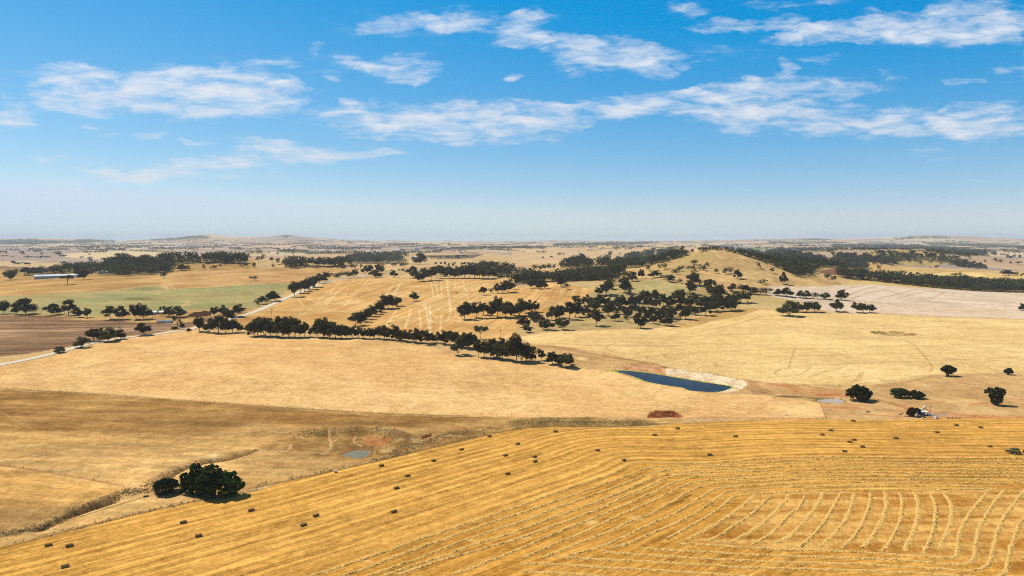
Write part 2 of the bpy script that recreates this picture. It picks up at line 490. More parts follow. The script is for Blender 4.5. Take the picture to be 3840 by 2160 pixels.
class MB:
    """collects boxes, tubes and other shapes, then builds ONE mesh"""
    def __init__(s):
        s.bm = bmesh.new()

    def box(s, c, size, rot=None, bev=0.0):
        r = bmesh.ops.create_cube(s.bm, size=1.0)
        vs = r['verts']
        bmesh.ops.scale(s.bm, vec=size, verts=vs)
        if bev:
            es = {e for v in vs for e in v.link_edges}
            r2 = bmesh.ops.bevel(s.bm, geom=list(es), offset=bev, segments=2, affect='EDGES', profile=0.5)
            vs = list({v for f in r2['faces'] for v in f.verts} | {v for v in vs if v.is_valid})
        if rot is not None:
            bmesh.ops.rotate(s.bm, verts=vs, cent=(0, 0, 0), matrix=rot)
        bmesh.ops.translate(s.bm, vec=c, verts=vs)
        return s

    def cyl(s, c, r, h, axis='Z', seg=20, r2=None):
        rr = bmesh.ops.create_cone(s.bm, cap_ends=True, segments=seg, radius1=r, radius2=r if r2 is None else r2, depth=h)
        vs = rr['verts']
        if axis == 'Y':
            bmesh.ops.rotate(s.bm, verts=vs, cent=(0, 0, 0), matrix=Matrix.Rotation(math.pi / 2, 3, 'X'))
        if axis == 'X':
            bmesh.ops.rotate(s.bm, verts=vs, cent=(0, 0, 0), matrix=Matrix.Rotation(math.pi / 2, 3, 'Y'))
        bmesh.ops.translate(s.bm, vec=c, verts=vs)
        return s

    def sph(s, c, size, u=14, v=10):
        rr = bmesh.ops.create_uvsphere(s.bm, u_segments=u, v_segments=v, radius=1.0)
        bmesh.ops.scale(s.bm, vec=size, verts=rr['verts'])
        bmesh.ops.translate(s.bm, vec=c, verts=rr['verts'])
        return s

    def tube(s, pts, radii, seg=7):
        rings = []
        pts = [Vector(p) for p in pts]
        for i, p in enumerate(pts):
            d = (pts[min(i + 1, len(pts) - 1)] - pts[max(i - 1, 0)]).normalized()
            q = d.to_track_quat('Z', 'Y')
            rings.append([s.bm.verts.new(p + q @ Vector((math.cos(a) * radii[i], math.sin(a) * radii[i], 0))) for a in [2 * math.pi * k / seg for k in range(seg)]])
        for a, b in zip(rings, rings[1:]):
            for k in range(seg):
                s.bm.faces.new((a[k], a[(k + 1) % seg], b[(k + 1) % seg], b[k]))
        s.bm.faces.new(rings[-1])
        s.bm.faces.new(rings[0][::-1])
        return s

    def prism(s, prof, x0, x1):
        """profile in (y,z) extruded along x"""
        a = [s.bm.verts.new((x0, y, z)) for y, z in prof]
        b = [s.bm.verts.new((x1, y, z)) for y, z in prof]
        n = len(prof)
        for i in range(n):
            s.bm.faces.new((a[i], a[(i + 1) % n], b[(i + 1) % n], b[i]))
        s.bm.faces.new(a[::-1])
        s.bm.faces.new(b)
        return s

    def mesh(s, name, mat, smooth=False):
        bmesh.ops.recalc_face_normals(s.bm, faces=s.bm.faces)
        me = bpy.data.meshes.new(name)
        s.bm.to_mesh(me)
        s.bm.free()
        me.materials.append(mat)
        if smooth:
            me.polygons.foreach_set('use_smooth', [True] * len(me.polygons))
        return me

    def build(s, name, mat, parent=None, **kw):
        sm = kw.pop('smooth', False)
        return link(name, s.mesh(name, mat, sm), parent, **kw)


def empty(name, loc, rotz=0.0):
    o = bpy.data.objects.new(name, None)
    COL.objects.link(o)
    o.empty_display_size = 0.5
    o.location = loc
    o.rotation_euler = (0, 0, rotz)
    return o


ONES = 'first second third fourth fifth sixth seventh eighth ninth tenth eleventh twelfth thirteenth fourteenth fifteenth sixteenth seventeenth eighteenth nineteenth'.split()
TENS = {2: 'twenty', 3: 'thirty', 4: 'forty', 5: 'fifty', 6: 'sixty', 7: 'seventy', 8: 'eighty', 9: 'ninety'}
TENTH = {2: 'twentieth', 3: 'thirtieth', 4: 'fortieth', 5: 'fiftieth', 6: 'sixtieth', 7: 'seventieth', 8: 'eightieth', 9: 'ninetieth'}


def nth(n):
    if n < 20:
        return ONES[n - 1]
    t, u = divmod(n, 10)
    return TENTH[t] if u == 0 else TENS[t] + '-' + ONES[u - 1]


rng = np.random.default_rng(11)
random.seed(4)

# ------------------------------------------------------------------ windrow lines (needed for the row direction of the stubble)
WIN_LONG = [
    ('M', [(180, 1234), (400, 1165), (800, 1035), (1200, 890), (1600, 755), (2100, 585)], 'N', [(0, 520), (300, 405), (550, 325), (800, 240), (950, 185), (1050, 120), (1120, 98), (1230, 88), (1400, 96), (1700, 100), (2000, 92), (2300, 65)], 'O', [(0, 50), (300, 38), (700, 32), (1200, 40), (1800, 45), (2640, 48)]),
    ('M', [(500, 1234), (860, 1105), (1280, 945), (1700, 800), (2000, 690)], 'N', [(0, 592), (300, 490), (560, 400), (850, 295), (1000, 240), (1170, 180), (1300, 135), (1450, 122), (1700, 125), (2000, 115), (2300, 95)], 'O', [(0, 80), (300, 65), (700, 62), (1200, 70), (1800, 72), (2640, 77)]),
    ('M', [(760, 1234), (1000, 1145), (1300, 1040), (1650, 900), (1900, 815)], 'N', [(0, 680), (300, 565), (600, 455), (900, 345), (1200, 235), (1350, 185), (1480, 160), (1700, 142), (2000, 135), (2300, 118)], 'O', [(0, 113), (300, 95), (700, 92), (1200, 100), (1800, 102), (2640, 107)]),
    ('M', [(900, 1240), (1100, 1165), (1500, 1040), (1800, 920), (2100, 830)], 'N', [(0, 760), (300, 650), (600, 545), (900, 425), (1250, 275), (1400, 220), (1550, 185), (1800, 170), (2100, 158)], 'O', [(0, 145), (300, 125), (700, 122), (1200, 127), (1800, 132), (2640, 137)]),
    ('M', [(1060, 1225), (1450, 1085), (1800, 990), (2100, 910)], 'N', [(0, 845), (350, 715), (700, 590), (1000, 450), (1300, 315), (1450, 245), (1600, 212), (1850, 192), (2200, 185)], 'O', [(0, 175), (400, 155), (1200, 157), (1800, 162), (2640, 167)]),
    ('M', [(1600, 1225), (1900, 1110)], 'N', [(0, 950), (300, 815), (550, 715), (800, 615), (1150, 470), (1400, 350), (1550, 275), (1700, 240), (1900, 232), (2200, 222)], 'O', [(0, 207), (400, 190), (1200, 190), (1800, 193), (2640, 198)]),
    ('N', [(0, 1050), (250, 940), (500, 840), (750, 730), (1000, 610), (1300, 485), (1500, 380), (1650, 310), (1800, 275), (2050, 262)], 'O', [(0, 243), (400, 225), (1200, 222), (1800, 228), (2640, 233)]),
    ('N', [(200, 1055), (500, 930), (800, 820), (1050, 695), (1300, 605), (1550, 455), (1750, 345), (1900, 305), (2100, 295)], 'O', [(0, 275), (400, 258), (1200, 258), (1800, 262), (2640, 265)]),
    ('N', [(450, 1030), (800, 940), (1100, 800), (1320, 700), (1600, 570), (1800, 440), (1900, 365), (2020, 340), (2200, 330)], 'O', [(0, 315), (400, 297), (1000, 292), (1800, 295), (2640, 298)]),
    ('N', [(900, 960), (1280, 815), (1600, 680), (1850, 530), (2000, 410), (2120, 375), (2350, 362)], 'O', [(0, 350), (400, 330), (1000, 328), (1800, 330), (2300, 330)]),
    ('N', [(1450, 860), (1750, 700), (1950, 580), (2050, 485), (2150, 430), (2280, 405)], 'O', [(0, 400), (300, 380), (700, 368), (1200, 370), (1700, 365), (2300, 358)])]
WIN_SHORT = [
    ('N', [(1650, 865), (1900, 745), (2100, 610), (2250, 500), (2340, 415)]),
    ('N', [(1870, 890), (2150, 720), (2330, 590), (2430, 490), (2520, 432)]),
    ('N', [(2100, 895), (2330, 770), (2450, 670)], 'O', [(110, 550), (200, 460), (205, 405)]),
    ('N', [(2310, 915), (2450, 840)], 'O', [(110, 740), (200, 640), (330, 525), (372, 425)]),
    ('O', [(80, 910), (280, 790), (380, 670), (480, 540), (535, 440), (560, 385)]),
    ('O', [(310, 950), (440, 840), (560, 700), (640, 570), (695, 470), (730, 400)]),
    ('O', [(530, 930), (700, 780), (800, 630), (850, 510), (872, 395)]),
    ('O', [(740, 960), (880, 830), (950, 690), (1025, 560), (1036, 395)]),
    ('O', [(950, 950), (1080, 800), (1170, 640), (1195, 500), (1175, 390)]),
    ('O', [(1150, 985), (1290, 800), (1350, 640), (1355, 500), (1330, 400)]),
    ('O', [(1370, 980), (1470, 780), (1515, 620), (1510, 480), (1470, 385)]),
    ('O', [(1560, 1010), (1650, 840), (1690, 640), (1690, 520), (1630, 400)]),
    ('O', [(1730, 970), (1810, 780), (1855, 620), (1840, 500), (1760, 385)])]
WIN_HOOK = [
    ('N', [(1550, 905), (2000, 930)], 'O', [(0, 962), (500, 975), (900, 995), (1200, 1015), (1600, 1045), (1800, 1058), (1880, 1045), (1905, 1000), (1915, 850), (1960, 730), (2080, 530), (2230, 365)]),
    ('N', [(1180, 955), (1600, 975), (2100, 1005)], 'O', [(0, 1028), (600, 1045), (1200, 1065), (1620, 1100), (1850, 1120), (2010, 1115), (2075, 1070), (2090, 870), (2120, 770), (2220, 570), (2390, 360)]),
    ('N', [(800, 985), (1150, 1015), (1700, 1050), (2100, 1075)], 'O', [(300, 1095), (900, 1115), (1500, 1145), (2050, 1190), (2200, 1150), (2255, 1060), (2280, 900), (2320, 750), (2430, 550), (2590, 360)]),
    ('N', [(320, 1040), (900, 1075), (1500, 1100), (2000, 1135)], 'O', [(0, 1155), (700, 1175), (1300, 1195), (1800, 1220), (2250, 1262), (2370, 1234), (2430, 1050), (2450, 900), (2520, 740), (2620, 560)]),
    ('N', [(0, 1105), (500, 1130), (1100, 1165), (1700, 1200), (2300, 1240)]),
    ('N', [(0, 1185), (600, 1222), (900, 1245)])]


def land_line(spec, step=0.5, it=2):
    px = smooth_line(PX(*spec), it)
    p = hit(dense(px, 8.0))
    q = resample(p, step)
    q[:, 2] = ground(q[:, 0], q[:, 1])
    return q


W1 = land_line(WIN_LONG[0], 4.0, 3)
a0 = W1[0] + (W1[0] - W1[3]) / np.hypot(*(W1[0] - W1[3])[:2]) * 260
a1 = W1[-1] + (W1[-1] - W1[-4]) / np.hypot(*(W1[-1] - W1[-4])[:2]) * 300
W1X = np.vstack([a0, W1[::2], a1])


def dist_line(x, y, L):
    """signed distance to a polyline and position along it"""
    best = np.full(x.shape, 1e9)
    sg, al = np.zeros_like(x), np.zeros_like(x)
    s0 = 0.0
    for i in range(len(L) - 1):
        ax, ay, bx, by = L[i, 0], L[i, 1], L[i + 1, 0], L[i + 1, 1]
        dx, dy = bx - ax, by - ay
        l2 = dx * dx + dy * dy + 1e-9
        t = np.clip(((x - ax) * dx + (y - ay) * dy) / l2, 0, 1)
        d2 = (x - ax - t * dx) ** 2 + (y - ay - t * dy) ** 2
        m = d2 < best
        best = np.where(m, d2, best)
        cr = dx * (y - ay) - dy * (x - ax)
        sg = np.where(m, np.sign(cr), sg)
        al = np.where(m, s0 + t * math.sqrt(l2), al)
        s0 += math.sqrt(l2)
    return np.sqrt(best) * sg, al


# ------------------------------------------------------------------ where land vertices stand
front = VY > 60
U = np.where(front, VX / np.maximum(VY, 1), 9.0)
Vv = np.where(front, H / np.maximum(VY, 1), 9.0)
# small natural wobble of every field edge
wu = fbm(VX / 14, VY / 14, 31, 2) * 2.4 / F
wv = fbm(VX / 14, VY / 14, 47, 2) * 1.6 / F
Uw, Vw = U + wu, Vv + wv


def inside(pix, wobble=1.0, step=40.0):
    """indices of land vertices inside the polygon drawn by photograph pixels"""
    pix = np.array(pix, float)
    pix[:, 0] = np.where(pix[:, 0] < 2, np.minimum(pix[:, 0], -70), np.where(pix[:, 0] > 3838, np.maximum(pix[:, 0], 3920), pix[:, 0]))
    p = hit(dense(pix, step, True))
    pu, pv = p[:, 0] / p[:, 1], H / p[:, 1]
    uu_, vv_ = U + wu * wobble, Vv + wv * wobble
    idx = np.where((uu_ > pu.min()) & (uu_ < pu.max()) & (vv_ > pv.min()) & (vv_ < pv.max()))[0]
    x, y = uu_[idx], vv_[idx]
    ins = np.zeros(len(idx), bool)
    j = len(pu) - 1
    for i in range(len(pu)):
        if pv[i] != pv[j]:
            c = ((pv[i] > y) != (pv[j] > y)) & (x < (pu[j] - pu[i]) * (y - pv[i]) / (pv[j] - pv[i]) + pu[i])
            ins ^= c
        j = i
    return idx[ins]


def near_line(pix, width, step=25.0, smooth=1):
    """(indices, 0..1 weight) of land vertices within width metres of a line; never thinner than the mesh can show"""
    p = hit(dense(smooth_line(pix, smooth) if smooth else np.asarray(pix), step))
    mg = width * 2 + 12
    idx = np.where(front & (VX > p[:, 0].min() - mg) & (VX < p[:, 0].max() + mg) & (VY > p[:, 1].min() - mg) & (VY < p[:, 1].max() + mg))[0]
    x, y = VX[idx], VY[idx]
    best, cosr = np.full(len(idx), 1e18), np.zeros(len(idx))
    dist = np.hypot(x, y)
    for i in range(len(p) - 1):
        ax, ay = p[i, 0], p[i, 1]
        dx, dy = p[i + 1, 0] - ax, p[i + 1, 1] - ay
        l2 = dx * dx + dy * dy + 1e-9
        t = np.clip(((x - ax) * dx + (y - ay) * dy) / l2, 0, 1)
        d2 = (x - ax - t * dx) ** 2 + (y - ay - t * dy) ** 2
        m = d2 < best
        best = np.where(m, d2, best)
        cosr = np.where(m, np.abs(dx * x + dy * y) / (math.sqrt(l2) * dist), cosr)
    d = np.sqrt(best)
    # a line can be no thinner than the cells it is drawn on: there it is fainter instead
    rowsp = np.minimum(dist * dist * 0.00105 / H, dist * 0.0065)
    cell = 0.62 * (rowsp * np.sqrt(1 - cosr ** 2) + dist * 0.00101 * cosr)
    hw = np.maximum(width * 0.5, cell)
    k = np.clip(1.3 - d / hw, 0, 1) * np.clip(width * 0.5 / cell, 0.12, 1) ** 0.6
    m = k > 0
    return idx[m], np.minimum(k[m], 1.0)


NV = len(VX)
COLR = np.empty((NV, 3))
S_, T_, AMP = np.zeros(NV), np.zeros(NV), np.full(NV, 0.06)


def lin(r_, g, b):
    f = lambda c: ((c / 255 + 0.055) / 1.055) ** 2.4 if c > 10 else c / 3295
    return np.array([f(r_), f(g), f(b)])


ALB = 0.80            # sunlit picture value -> surface colour


def rgb(r_, g, b):
    return lin(r_, g, b) * ALB * np.array([1.0, .98, .90])


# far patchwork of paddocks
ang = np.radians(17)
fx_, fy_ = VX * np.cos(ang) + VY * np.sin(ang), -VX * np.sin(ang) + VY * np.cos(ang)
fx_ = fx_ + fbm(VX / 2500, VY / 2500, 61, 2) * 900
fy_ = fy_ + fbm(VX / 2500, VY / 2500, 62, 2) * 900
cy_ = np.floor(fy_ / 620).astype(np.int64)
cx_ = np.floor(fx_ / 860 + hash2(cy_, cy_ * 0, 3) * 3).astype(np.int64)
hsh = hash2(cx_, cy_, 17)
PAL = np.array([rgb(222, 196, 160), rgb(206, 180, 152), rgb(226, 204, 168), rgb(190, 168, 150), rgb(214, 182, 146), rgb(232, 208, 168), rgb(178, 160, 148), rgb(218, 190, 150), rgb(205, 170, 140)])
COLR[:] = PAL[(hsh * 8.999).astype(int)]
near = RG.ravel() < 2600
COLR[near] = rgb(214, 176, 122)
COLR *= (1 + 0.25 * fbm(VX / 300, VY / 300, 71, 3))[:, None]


def setrows(idx, angle_deg, period, amp, long=28.0):
    a = math.radians(angle_deg)
    x, y = VX[idx], VY[idx]
    S_[idx] = (-x * math.sin(a) + y * math.cos(a)) / period
    T_[idx] = (x * math.cos(a) + y * math.sin(a)) / (period * long)
    AMP[idx] = amp


def field(pix, colour, angle=0.0, period=4.0, amp=0.06, mottle=0.15, mscale=60.0, second=None, long=60.0, wobble=1.0):
    i = inside(pix, wobble)
    c = np.tile(np.asarray(colour), (len(i), 1))
    n = fbm(VX[i] / mscale, VY[i] / mscale, 91, 4)
    if second is not None:
        k = np.clip(0.5 + n * 3.0, 0, 1)[:, None]
        c = c * (1 - k) + np.asarray(second) * k
    c = c * (1 + mottle * 2 * fbm(VX[i] / (mscale * .4), VY[i] / (mscale * .4), 12, 3))[:, None]
    COLR[i] = c
    setrows(i, angle, period, amp, long)
    return i


def soft_patch(pix_c, rx, ry, colour, strength=0.8, seed=1, soft=0.6):
    """a soft irregular patch round one point; rx, ry in photograph pixels"""
    c = hit([pix_c])[0]
    su, sv = rx / F, ry / F
    cu, cv = c[0] / c[1], H / c[1] * (1 - ground(c[:1], c[1:2])[0] / H * 0)
    du, dv = (U - cu) / su, (Vv - cv) / sv
    idx = np.where((np.abs(du) < 1.6) & (np.abs(dv) < 1.6))[0]
    q = np.hypot(du[idx], dv[idx]) + 0.7 * fbm(VX[idx] / 18, VY[idx] / 9, seed, 3)
    k = np.clip((1 - q) / soft, 0, 1)[:, None] * strength
    COLR[idx] = COLR[idx] * (1 - k) + np.asarray(colour) * k


def paint_line(pix, colour, width, strength=0.85, smooth=1):
    i, k = near_line(pix, width, smooth=smooth)
    k = (k * strength)[:, None]
    COLR[i] = COLR[i] * (1 - k) + np.asarray(colour) * k


# woods that read as a mass: (region, polygon, number, height in strip pixels)
FILL = [('A', [(1640, 310), (1900, 305), (2480, 290), (2490, 340), (2200, 345), (1640, 345)], 20, 72), ('B', [(290, 350), (640, 365), (900, 355), (900, 392), (640, 378), (290, 382)], 16, 72), ('A', [(230, 440), (420, 430), (740, 395), (1000, 380), (1000, 420), (700, 440), (420, 460), (240, 465)], 22, 62),
        ('A', [(1000, 440), (1000, 400), (1150, 330), (1500, 320), (1650, 330), (1760, 370), (1760, 415), (1640, 440), (1480, 460), (1250, 470), (1000, 465)], 85, 72),
        ('A', [(700, 410), (1000, 385), (1000, 445), (780, 440)], 10, 50),
        ('B', [(900, 340), (1000, 290), (1200, 280), (1500, 290), (1530, 320), (1300, 355), (1050, 345), (930, 360)], 45, 62),
        ('B', [(1720, 292), (2120, 280), (2130, 296), (1900, 300)], 14, 26),
        ('B', [(2080, 400), (2300, 380), (2576, 400), (2576, 480), (2300, 470), (2130, 430)], 30, 62),
        ('C', [(480, 380), (560, 330), (640, 320), (760, 345), (900, 345), (1050, 345), (1120, 300), (1350, 265), (1560, 245), (1800, 248), (1700, 285), (1560, 325), (1300, 385), (1080, 400), (800, 385), (500, 385)], 105, 60),
        ('C', [(0, 545), (180, 500), (300, 520), (450, 510), (700, 470), (960, 470), (1120, 430), (1000, 500), (900, 520), (700, 520), (480, 528), (300, 530)], 90, 84),
        ('D', [(0, 250), (150, 240), (330, 280), (640, 340), (940, 350), (1010, 420), (880, 400), (600, 385), (480, 420), (420, 460), (300, 480), (150, 410), (0, 345)], 150, 62),
        ('C', [(2250, 235), (2450, 250), (2576, 265), (2576, 350), (2450, 300)], 28, 45),
        ('D', [(660, 470), (1000, 490), (1300, 515), (1700, 540), (2100, 565), (2600, 590), (2600, 640), (2150, 625), (1800, 602), (1400, 560), (1100, 525), (800, 495)], 150, 74),
        ('D', [(560, 270), (800, 275), (1000, 285), (1340, 345), (1240, 358), (1050, 335), (800, 300)], 55, 40),
        ('D', [(1080, 240), (1300, 230), (1560, 250), (1900, 290), (1940, 310), (1850, 345), (1700, 330), (1340, 325), (1200, 320), (1080, 290)], 75, 30),
        ('D', [(1760, 325), (2000, 345), (2200, 375), (2200, 398), (2050, 395), (1880, 370)], 30, 36),
        ('D', [(1500, 205), (1800, 215), (2200, 235), (2230, 262), (2000, 275), (1750, 250)], 90, 26),
        ('D', [(640, 215), (820, 210), (760, 195), (400, 200), (200, 215), (300, 225)], 40, 18),
        ('e', [(620, 110), (900, 100), (1200, 105), (1250, 140), (1000, 155), (820, 125), (680, 135)], 70, 12), ('e', [(900, 95), (1350, 100), (1750, 120), (2300, 160), (2300, 185), (1700, 150), (1200, 135), (920, 110)], 150, 12),
        ('e', [(1500, 75), (2000, 85), (2450, 100), (2576, 125), (2576, 145), (2200, 120), (1700, 105)], 90, 9), ('e', [(0, 70), (700, 75), (800, 85), (400, 92), (0, 88)], 40, 7), ('e', [(300, 155), (650, 150), (680, 172), (350, 172)], 40, 12), ('e', [(1880, 180), (2230, 195), (2230, 210), (1900, 205)], 30, 14), ('e', [(2300, 160), (2576, 165), (2576, 185), (2380, 180)], 16, 14),
        ('c', [(400, 95), (700, 88), (1100, 80), (1480, 75), (1480, 84), (1100, 95), (700, 108), (420, 112)], 110, 10), ('c', [(1900, 105), (2030, 100), (2020, 122), (1910, 122)], 14, 12), ('c', [(0, 120), (350, 125), (340, 138), (0, 136)], 26, 9), ('c', [(240, 172), (345, 172), (340, 180), (250, 180)], 8, 10),
        ('b', [(220, 160), (380, 150), (540, 165), (520, 182), (300, 182), (220, 178)], 40, 16), ('b', [(480, 185), (620, 170), (800, 175), (990, 165), (1100, 175), (1060, 188), (700, 195), (500, 198)], 60, 14), ('b', [(1180, 180), (1400, 175), (1600, 170), (1880, 160), (1850, 180), (1500, 186), (1200, 186)], 60, 12),
        ('b', [(0, 145), (70, 170), (60, 190), (0, 190)], 10, 14), ('b', [(1950, 148), (2280, 140), (2300, 150), (2000, 152)], 26, 8), ('b', [(2000, 128), (2200, 130), (2200, 135), (2000, 135)], 12, 7), ('b', [(2300, 140), (2576, 138), (2576, 152), (2350, 152)], 20, 8), ('b', [(1850, 92), (1960, 90), (1960, 98), (1860, 98)], 10, 8), ('b', [(1500, 104), (1600, 100), (1600, 108), (1500, 110)], 8, 9), ('b', [(2050, 182), (2240, 186), (2240, 192), (2060, 188)], 14, 8), ('b', [(985, 133), (1210, 133), (1210, 138), (985, 138)], 14, 5),
        ('a', [(1700, 130), (1850, 135), (2000, 145), (1990, 152), (1720, 140)], 22, 9), ('a', [(1850, 125), (2250, 122), (2250, 130), (1860, 132)], 20, 8), ('a', [(2300, 138), (2420, 130), (2420, 150), (2310, 148)], 12, 12), ('a', [(2480, 165), (2576, 165), (2576, 175), (2480, 172)], 6, 12), ('a', [(1190, 95), (1520, 85), (1520, 95), (1200, 100)], 24, 10), ('a', [(830, 165), (920, 175), (1080, 165), (1070, 178), (850, 180)], 18, 12), ('a', [(900, 108), (1110, 105), (1110, 112), (910, 114)], 12, 6), ('a', [(1050, 125), (1150, 127), (1150, 132), (1050, 132)], 8, 9), ('a', [(1940, 100), (2080, 95), (2080, 104), (1950, 106)], 10, 7), ('a', [(2100, 92), (2250, 88), (2250, 92), (2110, 96)], 8, 5), ('a', [(1290, 150), (1560, 160), (1880, 182), (1880, 186), (1500, 172), (1300, 160)], 26, 8), ('a', [(500, 155), (650, 140), (650, 146), (520, 160)], 10, 6), ('a', [(240, 103), (500, 115), (500, 120), (260, 108)], 12, 5),
        ('a', [(0, 60), (300, 52), (620, 66), (620, 85), (300, 95), (0, 95)], 160, 8), ('a', [(620, 72), (900, 50), (1150, 55), (1150, 70), (900, 80), (640, 82)], 110, 7), ('a', [(1500, 50), (1800, 25), (2050, 12), (2140, 30), (1900, 50), (1560, 62)], 90, 4)]
# --- fields, far to near
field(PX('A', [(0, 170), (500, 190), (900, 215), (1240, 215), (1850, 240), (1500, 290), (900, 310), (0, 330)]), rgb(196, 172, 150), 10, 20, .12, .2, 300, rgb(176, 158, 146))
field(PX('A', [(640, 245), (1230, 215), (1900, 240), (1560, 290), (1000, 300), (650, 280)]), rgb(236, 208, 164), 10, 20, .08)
field(PX('A', [(0, 330), (600, 335), (640, 360), (1000, 330), (1200, 335), (1100, 390), (500, 395), (200, 370), (0, 352)]), rgb(222, 190, 142), 10, 10, .1)
field(PX('A', [(0, 358), (250, 378), (480, 392), (450, 420), (200, 430), (0, 432)]), rgb(158, 124, 98), 10, 10, .1)
field(PX('A', [(0, 400), (450, 405), (1000, 400), (1700, 330), (2576, 330), (2576, 420), (1700, 470), (1000, 490), (190, 520), (0, 520)]), rgb(206, 164, 104), 5, 8, .08, .2, 50, rgb(186, 150, 92))
field(PX('B', [(0, 300), (900, 245), (2250, 245), (2576, 260), (2576, 480), (1600, 500), (1000, 500), (0, 420)]), rgb(226, 190, 136), 5, 10, .1, .15, 80, rgb(206, 172, 124))
field(PX('B', [(1700, 265), (2290, 250), (2180, 290), (1900, 295)]), rgb(120, 96, 84), 5, 10, .1)
field(PX('C', [(0, 190), (700, 165), (1500, 150), (2000, 165), (2060, 200), (1700, 250), (1200, 300), (480, 400), (0, 410)]), rgb(232, 196, 146), 4, 14, .15, .12, 140, rgb(214, 178, 134))
field(PX('C', [(270, 445), (500, 385), (800, 385), (1080, 405), (900, 440), (600, 450)]), rgb(226, 188, 120), 10, 10, .1)
field(PX('C', [(2200, 190), (2576, 180), (2576, 225), (2330, 220)], 'D', [(0, 195), (180, 200), (190, 225), (0, 235)]), rgb(120, 140, 100), 3, 10, .1)
field(PX('D', [(540, 290), (1000, 300), (1250, 370), (2200, 410), (2576, 430), (2576, 510), (1500, 475), (1080, 460), (900, 400), (560, 380)]), rgb(230, 194, 130), -6, 10, .12, .12, 60, rgb(214, 172, 108))
field(PX('D', [(700, 275), (1050, 225), (1450, 195), (1700, 240), (1900, 320), (1700, 370), (1250, 365), (900, 310)]), rgb(208, 176, 116), 0, 10, .06, .2, 40, rgb(184, 156, 100))
field(PX('D', [(1600, 440), (2000, 430), (2576, 470), (2576, 505), (1500, 470)]), rgb(236, 200, 128), 62, 26, .35, .1)
field(PX('D', [(500, 425), (600, 400), (760, 390), (920, 408), (1080, 450), (1130, 475), (860, 475), (640, 455), (520, 440)]), rgb(146, 104, 80), -12, 10, .2, .1)
field(PX('D', [(1090, 485), (1400, 465), (2000, 490), (2576, 512), (2576, 600), (2200, 560), (1600, 520), (1150, 500)]), rgb(132, 98, 80), -4, 8, .15, .15)
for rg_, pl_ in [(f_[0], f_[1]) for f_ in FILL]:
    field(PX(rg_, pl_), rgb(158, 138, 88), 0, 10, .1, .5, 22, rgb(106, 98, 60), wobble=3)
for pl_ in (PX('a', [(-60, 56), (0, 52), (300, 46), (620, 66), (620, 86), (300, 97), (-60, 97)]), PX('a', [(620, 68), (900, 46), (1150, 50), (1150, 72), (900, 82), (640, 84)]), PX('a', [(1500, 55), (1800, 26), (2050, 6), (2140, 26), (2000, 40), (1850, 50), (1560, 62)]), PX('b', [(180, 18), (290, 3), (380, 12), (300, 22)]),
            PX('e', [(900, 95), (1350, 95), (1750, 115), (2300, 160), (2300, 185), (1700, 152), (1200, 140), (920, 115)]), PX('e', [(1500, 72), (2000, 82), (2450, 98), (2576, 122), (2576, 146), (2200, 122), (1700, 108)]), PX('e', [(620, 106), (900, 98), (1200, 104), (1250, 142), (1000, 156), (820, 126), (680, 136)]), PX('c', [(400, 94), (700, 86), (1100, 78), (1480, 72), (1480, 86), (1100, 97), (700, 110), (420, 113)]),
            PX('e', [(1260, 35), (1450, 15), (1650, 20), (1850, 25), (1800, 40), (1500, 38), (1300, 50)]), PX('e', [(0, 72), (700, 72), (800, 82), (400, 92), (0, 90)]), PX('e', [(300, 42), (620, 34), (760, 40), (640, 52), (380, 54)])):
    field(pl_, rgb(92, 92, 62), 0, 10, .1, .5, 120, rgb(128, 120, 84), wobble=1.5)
# left ochre paddocks and the green one
field(PX('A', [(0, 500), (190, 512), (680, 505), (1000, 475), (1400, 468), (1600, 492), (1650, 520), (1640, 565), (1560, 562), (1300, 590), (1000, 625), (500, 650), (0, 682)]), rgb(220, 176, 114), 8, 8, .12, .12, 60, rgb(190, 148, 90))
field(PX('A', [(1690, 500), (1720, 440), (2200, 415), (2576, 392)], 'B', [(450, 382), (900, 398), (880, 450), (560, 505), (400, 540), (0, 556)], 'A', [(2100, 582), (1720, 602), (1660, 570)]), rgb(220, 176, 118), 4, 8, .12, .12, 60, rgb(194, 150, 94))
field(PX('A', [(0, 682), (500, 652), (1000, 627), (1300, 592), (1560, 564), (1640, 566), (1670, 606), (2100, 582), (2576, 552)], 'B', [(400, 540), (340, 600), (200, 690), (0, 790)], 'A', [(2450, 790), (2000, 812), (1560, 835), (1000, 868), (600, 862), (0, 852)]), rgb(168, 164, 110), 6, 12, .1, .18, 70, rgb(190, 170, 116))
field(PX('A', [(0, 852), (600, 862), (1000, 868), (1560, 835), (2000, 812), (2450, 790), (2576, 800), (2330, 900), (1950, 990), (1700, 1030), (1500, 940), (1000, 910), (700, 890), (0, 870)]), rgb(210, 172, 114), 6, 8, .05, .2, 25, rgb(188, 146, 94))
field(PX('A', [(0, 864), (450, 868), (750, 888), (1100, 912), (1350, 918), (1560, 940), (1740, 948), (1900, 932), (2000, 905), (2130, 870), (2160, 900), (2010, 950), (1900, 985), (1700, 1020), (1530, 1060), (1250, 1085), (1000, 1105), (760, 1170), (600, 1195), (300, 1250), (0, 1302)]), rgb(172, 136, 104), 3, 18, .95, .12, 40, rgb(152, 120, 92), long=60)
field(PX('A', [(1890, 860), (1960, 830), (2060, 820), (2140, 826), (2120, 868), (2000, 880), (1900, 885)]), rgb(84, 60, 46), 3, 6, .2, .25, 12)
